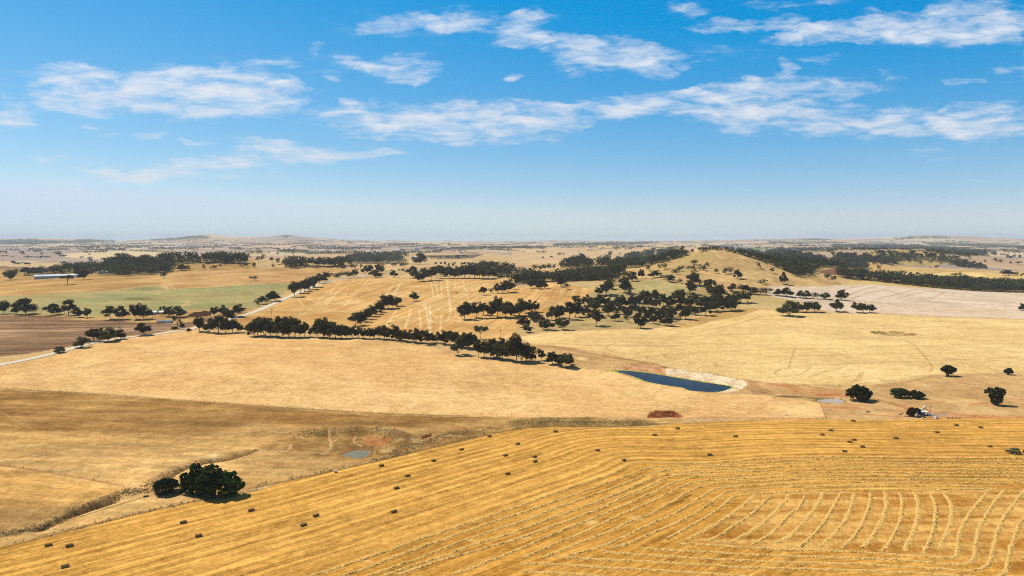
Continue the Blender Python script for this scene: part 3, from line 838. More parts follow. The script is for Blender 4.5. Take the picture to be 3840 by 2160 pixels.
# wheat stubble paddock in the middle
field(PX('B', [(0, 830), (200, 745), (370, 668), (520, 605), (740, 525), (930, 500), (1160, 492), (1580, 490), (1650, 530), (1900, 500), (2300, 495), (2576, 520)], 'C', [(60, 600), (340, 538), (860, 590), (820, 680), (560, 770), (350, 840), (200, 900), (60, 950), (0, 1080)], 'B', [(2400, 1120), (2200, 1110), (1800, 1070), (1000, 1000), (500, 970), (0, 890)], 'A', [(2450, 870), (2480, 850)]), rgb(236, 190, 124), 80, 11, .34, .14, 60, rgb(220, 168, 102), long=40)
field(PX('A', [(2330, 930), (2576, 850)], 'B', [(0, 820), (500, 820), (950, 830), (940, 960), (500, 960), (0, 900)], 'A', [(2450, 1000)]), rgb(208, 156, 92), 10, 10, .12, .15, 40, rgb(222, 178, 112))
# hill, knoll and woodland floor
field(PX('C', [(900, 530), (1300, 400), (1600, 310), (1850, 230), (2000, 196), (2130, 196), (2400, 300), (2576, 380)], 'D', [(0, 360), (300, 480), (500, 430), (660, 470), (1080, 535), (700, 560), (600, 575), (0, 575)], 'C', [(2576, 575), (2200, 560), (1750, 540), (1500, 500), (1250, 490)]), rgb(226, 188, 128), 0, 12, .05, .22, 30, rgb(204, 168, 114))
field(PX('C', [(1750, 245), (1990, 205), (2060, 240), (1990, 330), (1880, 420), (1500, 480), (1300, 470), (1500, 360)]), rgb(194, 168, 110), 0, 12, .05, .2, 30, rgb(210, 176, 118), wobble=4)
field(PX('C', [(40, 1065), (350, 990), (560, 910), (780, 880), (700, 720), (830, 620), (1000, 560), (1200, 480), (1600, 520), (2000, 600), (2300, 640), (2576, 660)], 'D', [(200, 700), (420, 790), (100, 800)], 'C', [(2576, 800), (2280, 795), (2000, 865), (1700, 950), (1300, 1005), (700, 1015), (300, 1035)]), rgb(188, 164, 112), 0, 10, .05, .25, 22, rgb(208, 174, 118), wobble=2)
field(PX('C', [(1180, 610), (1250, 540), (1400, 510), (1700, 540), (1770, 600), (1920, 690), (1750, 700), (1500, 690), (1290, 660)]), rgb(206, 182, 124), 0, 10, .05, .12, 30, rgb(186, 172, 114), wobble=3)
field(PX('C', [(450, 540), (700, 530), (950, 545), (880, 610), (700, 580)]), rgb(208, 182, 124), 0, 10, .05, .12, 30, wobble=3)
field(PX('C', [(2290, 690), (2576, 660)], 'D', [(250, 690), (420, 740), (60, 810)], 'C', [(2300, 790)]), rgb(212, 184, 124), 0, 10, .05, .12, 30, wobble=3)
# pale lilac stubble on the right
field(PX('D', [(0, 575), (600, 578), (700, 562), (1000, 545), (1500, 580), (1900, 612), (2700, 650), (2700, 910), (1600, 872), (1080, 848), (620, 835), (500, 790), (300, 720), (0, 672)]), rgb(240, 216, 188), -24, 16, .2, .1, 60, rgb(230, 204, 178), long=20)
field(PX('D', [(850, 722), (1300, 750), (2000, 785), (2700, 830), (2700, 910), (1600, 872), (1080, 848), (620, 835), (560, 780)]), rgb(234, 206, 176), -2, 7, .25, .08, 60)
field(PX('D', [(1050, 520), (1500, 575), (1900, 606), (1500, 588), (1000, 552), (700, 566), (860, 520)]), rgb(228, 194, 122), -8, 8, .1)
# big gold paddock on the right
field(PX('C', [(60, 1085), (300, 1036), (700, 1014), (1250, 1000), (1560, 980), (1800, 905), (2000, 872), (2280, 798), (2576, 806)], 'D', [(60, 812), (130, 850), (300, 845), (1080, 850), (1600, 874), (2700, 912)], 'H', [(1780, 95), (1100, 116), (850, 168), (600, 188), (250, 180), (0, 168)], 'G', [(1200, 100), (900, 42), (650, 0)], 'C', [(1000, 1245), (500, 1175), (200, 1160)]), rgb(248, 212, 146), -3, 38, .12, .07, 80, rgb(242, 204, 138), long=400)
field(PX('C', [(1700, 955), (1850, 890), (2000, 872), (2280, 800), (2500, 806), (2300, 870), (2000, 930), (1800, 990), (1600, 1000)]), rgb(206, 166, 104), 10, 10, .1, .15, 30, rgb(222, 180, 110))
# pasture with the dams, the near pale paddock and the brown one
field(PX('C', [(180, 1165), (500, 1180), (1000, 1250), (1500, 1390)], 'G', [(900, 45), (1200, 102), (1700, 172)], 'H', [(250, 182), (600, 190), (850, 170), (1100, 118), (1780, 97), (1780, 400), (1300, 395), (900, 405), (350, 410)], 'G', [(1696, 395), (1200, 390), (200, 395), (0, 300)], 'C', [(0, 1380)]), rgb(226, 184, 126), -6, 6, .08, .16, 25, rgb(206, 162, 108))
field(PX('A', [(-20, 1396), (300, 1325), (600, 1255), (900, 1168), (1250, 1090), (1530, 1068), (1800, 1015), (2000, 1022), (2576, 1072)], 'B', [(900, 1098), (1600, 1162), (2240, 1292), (2576, 1335)], 'C', [(400, 1362), (650, 1395), (960, 1430)], 'G', [(640, 90), (850, 152), (1130, 192), (1230, 232), (1380, 242), (1696, 252)], 'H', [(300, 296), (345, 306), (382, 400), (0, 405)], 'G', [(1150, 392), (880, 398), (200, 395), (0, 400)], 'F', [(1000, 378), (600, 355), (240, 335)], 'E', [(1696, 316), (1000, 270), (500, 230), (-20, 205)]), rgb(248, 202, 138), -8, 4, .10, .12, 45, rgb(238, 188, 124))
field(PX('E', [(-20, 205), (500, 230), (1000, 270), (1696, 316)], 'F', [(240, 335), (600, 355), (1000, 378), (1400, 388), (1696, 395)], 'G', [(200, 400), (800, 405), (1150, 398), (1100, 440), (500, 462), (0, 485)], 'F', [(1200, 590), (0, 865)], 'E', [(1246, 965), (687, 1096), (-20, 1275)]), rgb(202, 158, 98), -14, 5, .16, .22, 40, rgb(222, 178, 114), wobble=.6)
field(PX('E', [(-20, 215), (400, 235), (1100, 280), (1696, 325)], 'F', [(400, 360), (900, 385), (1696, 400), (1200, 440), (1000, 470), (500, 460), (0, 430)], 'E', [(1400, 500), (1000, 520), (500, 500), (-20, 480)]), rgb(190, 146, 88), -14, 5, .2, .22, 30, rgb(164, 122, 70), wobble=5)
field(PX('E', [(-20, 725), (300, 770), (700, 850), (880, 890), (600, 950), (300, 990), (-20, 1010)]), rgb(226, 176, 104), -16, 5, .16, .15, 25, rgb(206, 158, 92), wobble=2)
field(PX('E', [(-20, 1015), (300, 995), (650, 940), (760, 900), (500, 1000), (300, 1090), (150, 1150), (-20, 1190)]), rgb(186, 146, 92), -10, 5, .14, .2, 25, rgb(166, 130, 80), wobble=3)
field(PX('E', [(-20, 1195), (300, 1115), (740, 930), (1000, 905), (1200, 930), (1000, 1010), (687, 1090), (-20, 1272)]), rgb(208, 160, 98), 30, 4, .1, .2, 15, rgb(226, 184, 120))
# creek banks
field(PX('F', [(0, 600), (300, 520), (700, 478), (1000, 520), (1300, 470), (1500, 480), (1696, 470), (1500, 520), (1200, 590), (800, 690), (500, 680), (200, 640)]), rgb(192, 150, 92), 20, 4, .2, .35, 8, rgb(150, 112, 64), wobble=4)
field(PX('G', [(0, 410), (200, 400), (500, 400), (860, 410), (1000, 440), (800, 456), (400, 460), (100, 470), (0, 485)]), rgb(178, 144, 86), 0, 4, .15, .3, 8, rgb(140, 112, 66), wobble=2)
# the hay paddock
hay = field(PX('E', [(-40, 1278), (402, 1166), (957, 1031), (1246, 968), (1696, 890)], 'F', [(148, 834), (567, 742), (845, 680), (1215, 590), (1555, 512), (1696, 484)], 'G', [(200, 465), (480, 466), (900, 458), (1100, 438), (1400, 422), (1696, 414)], 'H', [(400, 412), (800, 414), (1300, 404), (1800, 398), (1800, 1600)], 'E', [(-80, 1600)]), rgb(224, 168, 86), 0, 3, .3, .08, 30)
below = np.where((RG.ravel() < 235) & front & (np.abs(U) < 1.2))[0]
COLR[below] = rgb(222, 166, 84)
hay = np.union1d(hay, below)
sd_, al_ = dist_line(VX[hay], VY[hay], W1X)
S_[hay] = sd_ / 2.6
T_[hay] = al_ / 70.0
AMP[hay] = 0.52
COLR[hay] *= (1 + (0.17 * np.sin(sd_ / 5.4 * 2 * np.pi + 2.0 * fbm(al_ / 60, sd_ / 5.4, 3, 2)) + .12 * np.clip((330 - np.hypot(VX[hay], VY[hay])) / 110, 0, 1) * np.sin(sd_ / 1.75 * 2 * np.pi + 3.0 * fbm(al_ / 40, sd_ / 5.4, 4, 2))) * (1 + 1.6 * fbm(al_ / 25, sd_ / 2.7, 5, 3)))[:, None] * np.array([1.0, 1.0, 0.96])
inner = sd_ < 0
ci = hay[inner]
k = (0.45 + 0.9 * fbm(al_[inner] / 40, np.round(sd_[inner] / 5.4), 8, 2)).clip(0, 1)[:, None]
k = np.clip(k * 1.1, 0, 1)
COLR[ci] = COLR[ci] * (1 - k) + rgb(206, 146, 62) * k
blk = inside(PX('N', [(1700, 880), (2340, 400)], 'O', [(700, 372), (1500, 372), (2300, 362), (2640, 330), (2700, 1260), (1800, 1050), (900, 990), (0, 955)]))
setrows(blk, 66, 3.0, 0.22, 20)
kk = (0.5 + 1.9 * fbm(VX[blk] / 26, VY[blk] / 3.0, 81, 3)).clip(0, 1)[:, None]
COLR[blk] = rgb(238, 186, 106) * (1 - kk) + rgb(190, 130, 54) * kk
# let the pasture patches run softly into each other
soft = np.zeros(NV, bool)
for pl_ in (PX('E', [(-20, 222), (500, 248), (1000, 288), (1690, 332)], 'F', [(600, 372), (1000, 394), (1690, 410)], 'G', [(400, 408), (1130, 404), (1050, 432), (480, 455), (0, 476)], 'F', [(1200, 574), (845, 668)], 'E', [(1200, 950), (687, 1082), (-20, 1262)]), ):
    soft[inside(pl_, 0.3)] = True
C3 = COLR.reshape(nr, nc, 3).copy()
for _ in range(14):
    C3[1:-1, 1:-1] = (C3[1:-1, 1:-1] * 2 + C3[:-2, 1:-1] + C3[2:, 1:-1] + C3[1:-1, :-2] + C3[1:-1, 2:]) / 6
q_ = (0.45 * fbm(VX / 5, VY / 3, 401, 3) + 0.75 * fbm((VX + VY * .3) / 45, VY / 6, 402, 4) + .4 * fbm(VX / 90, VY / 30, 403, 3))[:, None]
COLR[soft] = (C3.reshape(-1, 3) * (1 + q_))[soft]
# --- tracks, marks and bare ground
paint_line(PX('A', [(-60, 1376), (300, 1308), (600, 1236), (820, 1172), (1030, 1126), (1300, 1082), (1540, 1062), (1740, 1030), (1900, 1008), (2000, 984), (2200, 930), (2330, 900), (2576, 830)], 'B', [(200, 737), (370, 662), (460, 622), (600, 568), (740, 522), (900, 497), (1060, 474)]), rgb(226, 190, 134), 22, .75)
PALE, SOIL, RED = rgb(252, 224, 168), rgb(150, 104, 56), rgb(214, 140, 88)
for ln in ([(870, 520), (760, 610), (600, 740)], [(1000, 510), (860, 600), (640, 780)], [(1130, 505), (1060, 590), (1010, 625), (880, 780)], [(840, 610), (690, 780)], [(760, 620), (740, 690), (600, 760)],
           [(1480, 510), (1400, 640), (1280, 690)], [(1380, 560), (1290, 680)], [(1440, 550), (1380, 700)], [(1180, 520), (1080, 600)], [(1750, 760), (1755, 1050)], [(1860, 505), (1872, 700)], [(1700, 730), (1740, 1000)],
           [(1930, 500), (1940, 640), (1965, 830), (1930, 900)], [(1915, 505), (1930, 640), (1950, 810)], [(2080, 510), (2100, 600), (2140, 720)], [(1800, 520), (1840, 690)], [(1760, 530), (1790, 690)], [(2000, 510), (2010, 600)],
           [(1560, 800), (1500, 1000)], [(1420, 800), (1310, 980)], [(1640, 800), (1660, 1000)], [(1870, 860), (1850, 1050)], [(380, 800), (700, 800), (1000, 795), (1250, 760), (1480, 745), (1650, 745), (1780, 860), (1850, 910), (2200, 915)],
           [(500, 690), (640, 750), (1200, 750)], [(1670, 745), (1760, 850)], [(560, 820), (900, 830), (1050, 800)], [(420, 690), (480, 770)], [(350, 900), (520, 840)], [(2050, 900), (2000, 860), (2020, 830), (2060, 840)]):
    paint_line(PX('B', ln), PALE, 3.0, 0.6)
for ln in (('A', [(1640, 490), (1660, 540), (1640, 580), (1690, 602), (2100, 582), (2576, 556)], 'B', [(200, 548), (400, 540)]), ('A', [(1710, 520), (2100, 524), (2576, 522)], 'B', [(200, 525)]), ('A', [(1720, 495), (2200, 490), (2576, 478)]),
           ('A', [(1440, 472), (1600, 492), (1690, 500)]), ('A', [(0, 680), (500, 651), (1000, 626), (1300, 591), (1560, 562)]), ('A', [(1660, 510), (1680, 590)]), ('A', [(1700, 520), (1720, 570), (1760, 600)]),
           ('B', [(0, 470), (140, 465), (200, 455), (100, 440)]), ('A', [(0, 1022), (300, 1012), (700, 1018), (1000, 1005), (1300, 1000), (1500, 1010)]), ('A', [(1800, 790), (1870, 750), (1900, 730), (1840, 710)]), ('A', [(1870, 770), (2020, 720)])):
    paint_line(PX(*ln), rgb(226, 186, 132), 5.0, 0.7)
soft_patch(PX('A', [(1660, 560)])[0], 26, 14, rgb(226, 176, 122), .8, 5)
soft_patch(PX('A', [(1400, 700)])[0], 95, 7, rgb(92, 92, 58), .75, 6, .9)  # cloud shadow, painted as a dark patch into the green paddock's colour
soft_patch(PX('A', [(1150, 660)])[0], 60, 3, rgb(140, 120, 84), .5, 7, .9)
soft_patch(PX('A', [(2150, 640)])[0], 90, 9, rgb(172, 152, 104), .7, 8, .9)
soft_patch(PX('A', [(1450, 600)])[0], 60, 10, rgb(122, 138, 84), .6, 9, .9)
soft_patch(PX('A', [(900, 905)])[0], 110, 6, rgb(226, 186, 122), .8, 10)
soft_patch(PX('A', [(1450, 925)])[0], 70, 8, rgb(222, 182, 116), .8, 12)
soft_patch(PX('A', [(1880, 925)])[0], 40, 7, rgb(222, 178, 112), .8, 13)
# right paddock wheel marks
for ln in (('H', [(250, 182), (430, 184), (600, 190), (850, 166), (1000, 135), (1120, 118), (1400, 108), (1780, 94)]), ('H', [(600, 176), (780, 160), (950, 130), (1120, 112)]), ('H', [(700, 200), (850, 182), (1000, 150), (1150, 128), (1780, 110)]),
           ('H', [(40, 105), (70, 80), (160, 66), (280, 66)], 'H', [(280, 66), (230, 110), (150, 130), (60, 118), (40, 105)]), ('H', [(280, 132), (360, 96), (480, 72), (500, 68)]), ('H', [(630, 98), (620, 130), (590, 160), (480, 176)]), ('H', [(610, 98), (600, 128), (570, 158)]),
           ('D', [(1380, 1110), (1480, 1170), (1560, 1260), (1640, 1360), (1660, 1410), (1600, 1449)]), ('D', [(280, 1180), (230, 1320), (205, 1400)]), ('D', [(0, 1280), (600, 1265), (1300, 1250), (2576, 1235)]), ('D', [(200, 1380), (800, 1350), (1500, 1330), (2576, 1290)]),
           ('D', [(0, 1210), (800, 1190), (1600, 1165), (2576, 1150)]), ('D', [(600, 1100), (1500, 1095), (2576, 1070)]), ('D', [(900, 1000), (1800, 985), (2020, 930), (1970, 915)]),
           ('C', [(1040, 1150), (960, 1170), (940, 1190), (1000, 1230), (1060, 1245)]), ('C', [(1600, 1240), (1510, 1260), (1580, 1300), (1600, 1290)]), ('C', [(2200, 1320), (2080, 1330), (2030, 1350), (2080, 1380), (2200, 1385)]), ('C', [(2500, 870), (2300, 940), (2080, 990), (1900, 1030)]),
           ('C', [(2490, 880), (2290, 950), (2060, 1000)]), ('C', [(200, 1130), (900, 1180), (2000, 1160), (2576, 1120)]), ('C', [(300, 1090), (1200, 1110), (2576, 1040)]), ('C', [(900, 1330), (1700, 1250), (2576, 1210)])):
    paint_line(PX(*ln), rgb(168, 124, 70), 1.2, 0.62)
for ln in (('D', [(700, 640), (800, 590), (1000, 555)]), ('D', [(760, 700), (900, 620), (1100, 570)]), ('D', [(840, 700), (1000, 640), (1200, 600)]), ('D', [(1100, 705), (1300, 650), (1500, 605)]), ('D', [(1300, 700), (1500, 640), (1700, 612)]), ('D', [(1500, 705), (1650, 690), (1800, 625)]),
           ('D', [(850, 722), (1300, 752), (2000, 786), (2700, 832)])):
    paint_line(PX(*ln), rgb(186, 142, 92), 3.0, 0.7)
paint_line(PX('D', [(1080, 847), (1600, 872), (2700, 912)]), rgb(120, 96, 66), 2.5, .8)
paint_line(PX('C', [(40, 1085), (300, 1036), (700, 1014), (1250, 1000)]), rgb(176, 112, 70), 3, .7)
paint_line(PX('C', [(1250, 1002), (1530, 985), (1700, 945), (1800, 905), (2000, 872), (2260, 800), (2576, 806)]), rgb(196, 116, 68), 5, .75)
paint_line(PX('C', [(1690, 940), (1850, 880), (1960, 860)]), rgb(232, 196, 146), 8, .8)
paint_line(PX('C', [(180, 1160), (500, 1185), (760, 1245), (1100, 1300), (1500, 1360)], 'G', [(900, 42), (1200, 102), (1500, 150), (1696, 172)], 'H', [(200, 188), (520, 222), (760, 290), (900, 330), (990, 365)]), rgb(186, 134, 86), 5.0, .75)
paint_line(PX('C', [(300, 1162), (800, 1262), (1300, 1330)], 'G', [(900, 48), (1200, 108)]), rgb(110, 78, 46), 1.2, .8)
for ln, wd in ((('H', [(60, 185), (160, 190), (250, 215), (520, 222)]), 5), (('H', [(300, 245), (420, 238), (520, 262)]), 7), (('H', [(370, 330), (460, 335), (560, 330), (640, 345)]), 6), (('H', [(520, 310), (680, 320)]), 4), (('H', [(660, 378), (800, 388), (930, 396), (1290, 400), (1700, 395)]), 4),
               (('H', [(1060, 358), (1150, 370), (1290, 385), (1500, 390)]), 7), (('H', [(860, 312), (940, 340)]), 5), (('H', [(1340, 315), (1480, 298), (1560, 312)]), 3), (('G', [(1140, 398), (1400, 396), (1696, 402)], 'H', [(300, 405)]), 3), (('H', [(0, 182), (120, 190), (180, 225)]), 6)):
    paint_line(PX(*ln), RED, wd, .8)
soft_patch(PX('H', [(1110, 378)])[0], 60, 9, rgb(176, 150, 128), .8, 15)
soft_patch(PX('H', [(400, 250)])[0], 50, 8, rgb(196, 116, 66), .7, 16)
soft_patch(PX('H', [(160, 262)])[0], 80, 5, rgb(110, 104, 60), .9, 17, .5)
soft_patch(PX('H', [(300, 272)])[0], 45, 4, rgb(112, 104, 60), .8, 18, .5)
soft_patch(PX('G', [(1620, 215)])[0], 40, 12, rgb(176, 138, 92), .8, 19)
soft_patch(PX('G', [(790, 241)])[0], 42, 4, rgb(244, 214, 134), .9, 21, .5)
soft_patch(PX('C', [(700, 1302)])[0], 30, 6, rgb(248, 220, 150), .9, 22, .5)
soft_patch(PX('B', [(1950, 1240)])[0], 60, 10, rgb(178, 126, 88), .5, 23, .9)
# scrub on the banks round the small pond and along the creek
for xx, yy, rx, ry, sd2 in ((700, 545, 26, 7, 1), (600, 560, 30, 8, 2), (430, 520, 40, 7, 3), (1000, 590, 26, 9, 4), (1090, 530, 22, 9, 5), (1230, 500, 34, 5, 6), (900, 640, 34, 5, 7), (330, 560, 30, 6, 8), (960, 520, 30, 5, 9)):
    soft_patch(PX('F', [(xx, yy)])[0], rx, ry, rgb(126, 110, 66), .75, sd2 + 500, .8)
for xx, yy, rx, ry, sd2 in ((820, 500, 60, 4, 1), (950, 560, 30, 6, 2), (1050, 560, 34, 7, 3), (1300, 520, 70, 5, 4), (860, 600, 26, 8, 5)):
    soft_patch(PX('F', [(xx, yy)])[0], rx, ry, rgb(226, 196, 132), .7, sd2 + 600, .8)
# the scoured red bank and gullies
RB = PX('G', [(888, 386), (912, 364), (960, 356), (1080, 366), (1140, 388), (1040, 388), (980, 398), (920, 398)])
field(RB, rgb(176, 106, 66), 40, 2, .3, .4, 3.5, rgb(112, 62, 38), wobble=2)
field(PX('F', [(1085, 520), (1110, 500), (1160, 492), (1170, 512), (1130, 530), (1100, 532)]), rgb(116, 66, 42), 40, 2, .3, .3, 5, rgb(86, 48, 32))
paint_line(PX('F', [(1300, 465), (1400, 470), (1405, 485)]), rgb(190, 120, 78), 3, .7)
field(PX('F', [(700, 540), (800, 530), (900, 545), (870, 575), (760, 575), (700, 565)]), rgb(210, 150, 96), 60, 2.2, .45, .15, 8, rgb(186, 124, 76))
field(PX('F', [(540, 640), (640, 600), (760, 582), (790, 600), (760, 660), (700, 672), (560, 655)]), rgb(160, 116, 76), 0, 3, .1, .2, 10, rgb(140, 102, 68))
for ln, wd in ((('F', [(490, 490), (485, 540), (500, 570), (490, 610), (440, 632)]), 1.6), (('F', [(500, 570), (545, 535)]), 1.0), (('F', [(660, 525), (640, 560), (700, 575)]), 1.2), (('F', [(230, 580), (225, 610), (190, 625)]), 2.0), (('F', [(0, 625), (200, 625), (330, 630), (450, 630)]), 1.5)):
    paint_line(PX(*ln), rgb(222, 176, 126), wd, .9)
DARKG = rgb(112, 88, 52)
for ln, wd, cc in ((('E', [(270, 1120), (420, 1050), (600, 985), (740, 942)]), 3.0, DARKG), (('E', [(0, 1190), (150, 1155), (280, 1115)]), 3, rgb(130, 112, 74)), (('E', [(330, 1120), (560, 1045), (760, 985), (900, 940), (985, 920)]), 1.6, rgb(124, 90, 52)),
                   (('E', [(1060, 800), (1200, 720), (1330, 685), (1500, 660), (1620, 625), (1696, 615)]), 3.2, rgb(130, 96, 58)), (('E', [(300, 1090), (600, 965), (760, 905), (830, 880)]), 1.4, rgb(214, 168, 110)), (('E', [(940, 830), (1060, 770), (1200, 700), (1330, 672)]), 1.4, rgb(222, 172, 112)),
                   (('E', [(0, 715), (145, 735), (290, 760), (500, 790), (670, 825), (815, 850)]), 2.0, rgb(196, 136, 92)), (('F', [(0, 862), (255, 808), (567, 740), (845, 678), (1215, 588), (1555, 508), (1696, 482)]), 1.8, rgb(116, 84, 48)), (('E', [(0, 1268), (402, 1162), (957, 1027), (1246, 964), (1696, 880)]), 1.6, rgb(122, 88, 50)),
                   (('G', [(0, 482), (60, 468), (300, 455), (480, 460), (860, 455), (1000, 440), (1060, 436)]), 2.0, rgb(98, 72, 40)), (('E', [(0, 560), (90, 580), (130, 640), (160, 660)]), 0.8, rgb(214, 172, 112)), (('E', [(100, 560), (170, 600), (190, 640), (250, 662)]), 0.8, rgb(214, 172, 112)), (('E', [(0, 360), (200, 470), (400, 530)]), 0.8, rgb(206, 164, 104)),
                   (('E', [(0, 205), (375, 226), (705, 246), (1040, 271), (1568, 311)], 'F', [(237, 336), (800, 371), (1381, 388)]), 2.2, rgb(138, 104, 62)), (('E', [(480, 600), (800, 700), (900, 715)]), 0.8, rgb(214, 170, 112)), (('E', [(0, 1108), (200, 1092), (330, 1070)]), 1.0, rgb(196, 156, 100))):
    paint_line(PX(*ln), cc, wd, .75)
soft_patch(PX('E', [(900, 855)])[0], 60, 12, rgb(222, 178, 118), .7, 25)
soft_patch(PX('E', [(1100, 930)])[0], 120, 14, rgb(222, 180, 124), .6, 26)
soft_patch(PX('E', [(870, 690)])[0], 40, 8, rgb(214, 168, 104), .7, 27)
soft_patch(PX('E', [(1400, 655)])[0], 40, 8, rgb(236, 204, 146), .7, 28)
soft_patch(PX('E', [(880, 890)])[0], 50, 10, rgb(168, 148, 100), .7, 29)
# pale spill patches inside the hay loop
for (xx, yy, rx, ry) in ((1800, 880, 45, 12), (2330, 850, 60, 14), (750, 1085, 40, 12)):
    soft_patch(PX('M', [(xx, yy)])[0], rx * .5, ry * .6, rgb(246, 206, 130), .8, int(xx))
for (xx, yy, rx, ry) in ((700, 700, 60, 16), (1150, 650, 80, 20)):
    soft_patch(PX('N', [(xx, yy)])[0], rx * .5, ry * .6, rgb(242, 202, 126), .7, int(xx))
# dam banks and water beds
BANKW = PX('Q', [(1090, 165), (1300, 168), (1700, 258), (2150, 335), (2220, 374), (2130, 436), (1960, 486), (1800, 490), (1950, 440), (2030, 400), (1700, 340), (1090, 238)])
field(PX('Q', [(250, 165), (420, 150), (620, 122), (900, 125), (1060, 160), (1100, 240), (700, 184), (300, 172)]), rgb(206, 142, 96), 0, 4, .1, .25, 6, rgb(236, 192, 142), wobble=2)
field(BANKW, rgb(252, 232, 196), 0, 4, .1, .2, 6, rgb(236, 202, 158), wobble=2)
field(PX('Q', [(2200, 400), (2300, 370), (2420, 420), (2576, 470), (2560, 525), (2300, 515)]), rgb(196, 152, 104), 0, 4, .1, .25, 6)


def dilate(p, d):
    c = p.mean(0)
    n = len(p)
    out = []
    for i in range(n):
        a, b = p[i - 1], p[(i + 1) % n]
        t = b - a
        nrm = np.array([t[1], -t[0]]) / (np.hypot(*t[:2]) + 1e-9)
        if np.dot(nrm, p[i][:2] - c[:2]) < 0:
            nrm = -nrm
        out.append(p[i][:2] + nrm * d)
    return np.array(out)


def in_xy(poly, idx):
    x, y = VX[idx], VY[idx]
    ins = np.zeros(len(idx), bool)
    j = len(poly) - 1
    for i in range(len(poly)):
        if poly[i, 1] != poly[j, 1]:
            ins ^= ((poly[i, 1] > y) != (poly[j, 1] > y)) & (x < (poly[j, 0] - poly[i, 0]) * (y - poly[i, 1]) / (poly[j, 1] - poly[i, 1]) + poly[i, 0])
        j = i
    return idx[ins]


# relief: banks, hollow, red scour
def ridge(pix, h, sig):
    p = hit(dense(pix, 12))
    idx = np.where((VX > p[:, 0].min() - 40) & (VX < p[:, 0].max() + 40) & (VY > p[:, 1].min() - 40) & (VY < p[:, 1].max() + 40))[0]
    d, _ = dist_line(VX[idx], VY[idx], p)
    VZ[idx] += h * np.exp(-0.5 * (d / sig) ** 2) * (1 + 0.8 * fbm(VX[idx] / 7, VY[idx] / 7, 55, 2))


ridge(PX('Q', [(420, 140), (640, 118), (1000, 140)]), 1.8, 3.0)
ridge(PX('Q', [(1150, 180), (1500, 222), (1800, 280), (2200, 345)]), 1.7, 3.5)
ridge(PX('F', [(300, 510), (480, 492), (700, 484), (900, 504), (1000, 545)]), 2.6, 4.5)
ridge(PX('F', [(520, 625), (650, 590), (780, 580), (830, 610)]), -1.6, 4.0)
ridge(PX('F', [(1060, 530), (1130, 505), (1200, 500)]), -1.8, 3.0)
ridge(PX('E', [(300, 1090), (600, 970), (740, 915)]), 0.9, 2.0)
ridge(PX('E', [(280, 1122), (420, 1054), (600, 988), (740, 944)]), -2.6, 2.2)
ridge(PX('E', [(300, 1100), (440, 1030), (620, 960), (730, 925)]), 1.0, 1.5)
ridge(PX('E', [(1060, 808), (1200, 728), (1330, 690), (1500, 664), (1620, 630)]), -2.4, 2.4)
ridge(PX('G', [(900, 386), (960, 382), (1060, 386), (1130, 392)]), -1.2, 3.5)
ridge(PX('G', [(900, 350), (1000, 346), (1120, 360)]), 1.4, 4.0)
hol = hit(PX('D', [(1260, 1052)]))[0]
hx, hy = (VX - hol[0]) / 19.0, (VY - hol[1]) / 15.0
hq = np.hypot(hx + 0.15 * hy, hy)
VZ -= np.where(hq < 1.6, 3.6 * np.clip(1.15 - hq, 0, 1) ** 0.6 - 0.9 * np.exp(-((hq - 1.25) / .25) ** 2), 0)
m = (hq < 1.15)
COLR[m] = COLR[m] * .35 + rgb(176, 136, 76) * .65
m = np.abs(hq - 1.05) < 0.16
COLR[m] = COLR[m] * .4 + rgb(120, 86, 44) * .6

WATER = []
for nm, poly in (('dam', DAM), ('pond', POND), ('pool', POOL)):
    p = hit(poly)
    sm = smooth_line(np.vstack([p, p[:1]]), 2)[:-1]
    zw = float(np.median(p[:, 2])) - 0.35
    big = dilate(sm, 3.0)
    idx = np.where((VX > big[:, 0].min() - 9) & (VX < big[:, 0].max() + 9) & (VY > big[:, 1].min() - 9) & (VY < big[:, 1].max() + 9))[0]
    edge, _ = dist_line(VX[idx], VY[idx], np.vstack([sm, sm[:1]]))
    ed = np.abs(edge)
    if nm == 'dam':
        kz = (np.clip(1.6 - ed / 1.4, 0, 1) * (0.5 + fbm(VX[idx] / 9, VY[idx] / 9, 2, 2) * 1.6).clip(0.1, 1))[:, None]
        COLR[idx] = COLR[idx] * (1 - kz) + rgb(190, 186, 40) * kz
    if nm == 'pool':
        kz = np.clip(1.5 - ed / 1.2, 0, 1)[:, None] * .7
        COLR[idx] = COLR[idx] * (1 - kz) + rgb(120, 92, 62) * kz
    if nm == 'pond':
        kz = np.clip(1.5 - ed / 1.0, 0, 1)[:, None] * .6
        COLR[idx] = COLR[idx] * (1 - kz) + rgb(196, 156, 110) * kz
    ins = in_xy(sm, idx)
    VZ[ins] = zw - 0.9
    ring = np.setdiff1d(idx[ed < 4], ins)
    VZ[ring] = np.maximum(VZ[ring], zw + 0.12)
    WATER.append((nm, dilate(sm, 1.6), zw))
# scum of yellow algae in the left tip of the dam
SCUM = hit(PX('Q', [(268, 181), (388, 172), (478, 214), (420, 216), (340, 204)]))

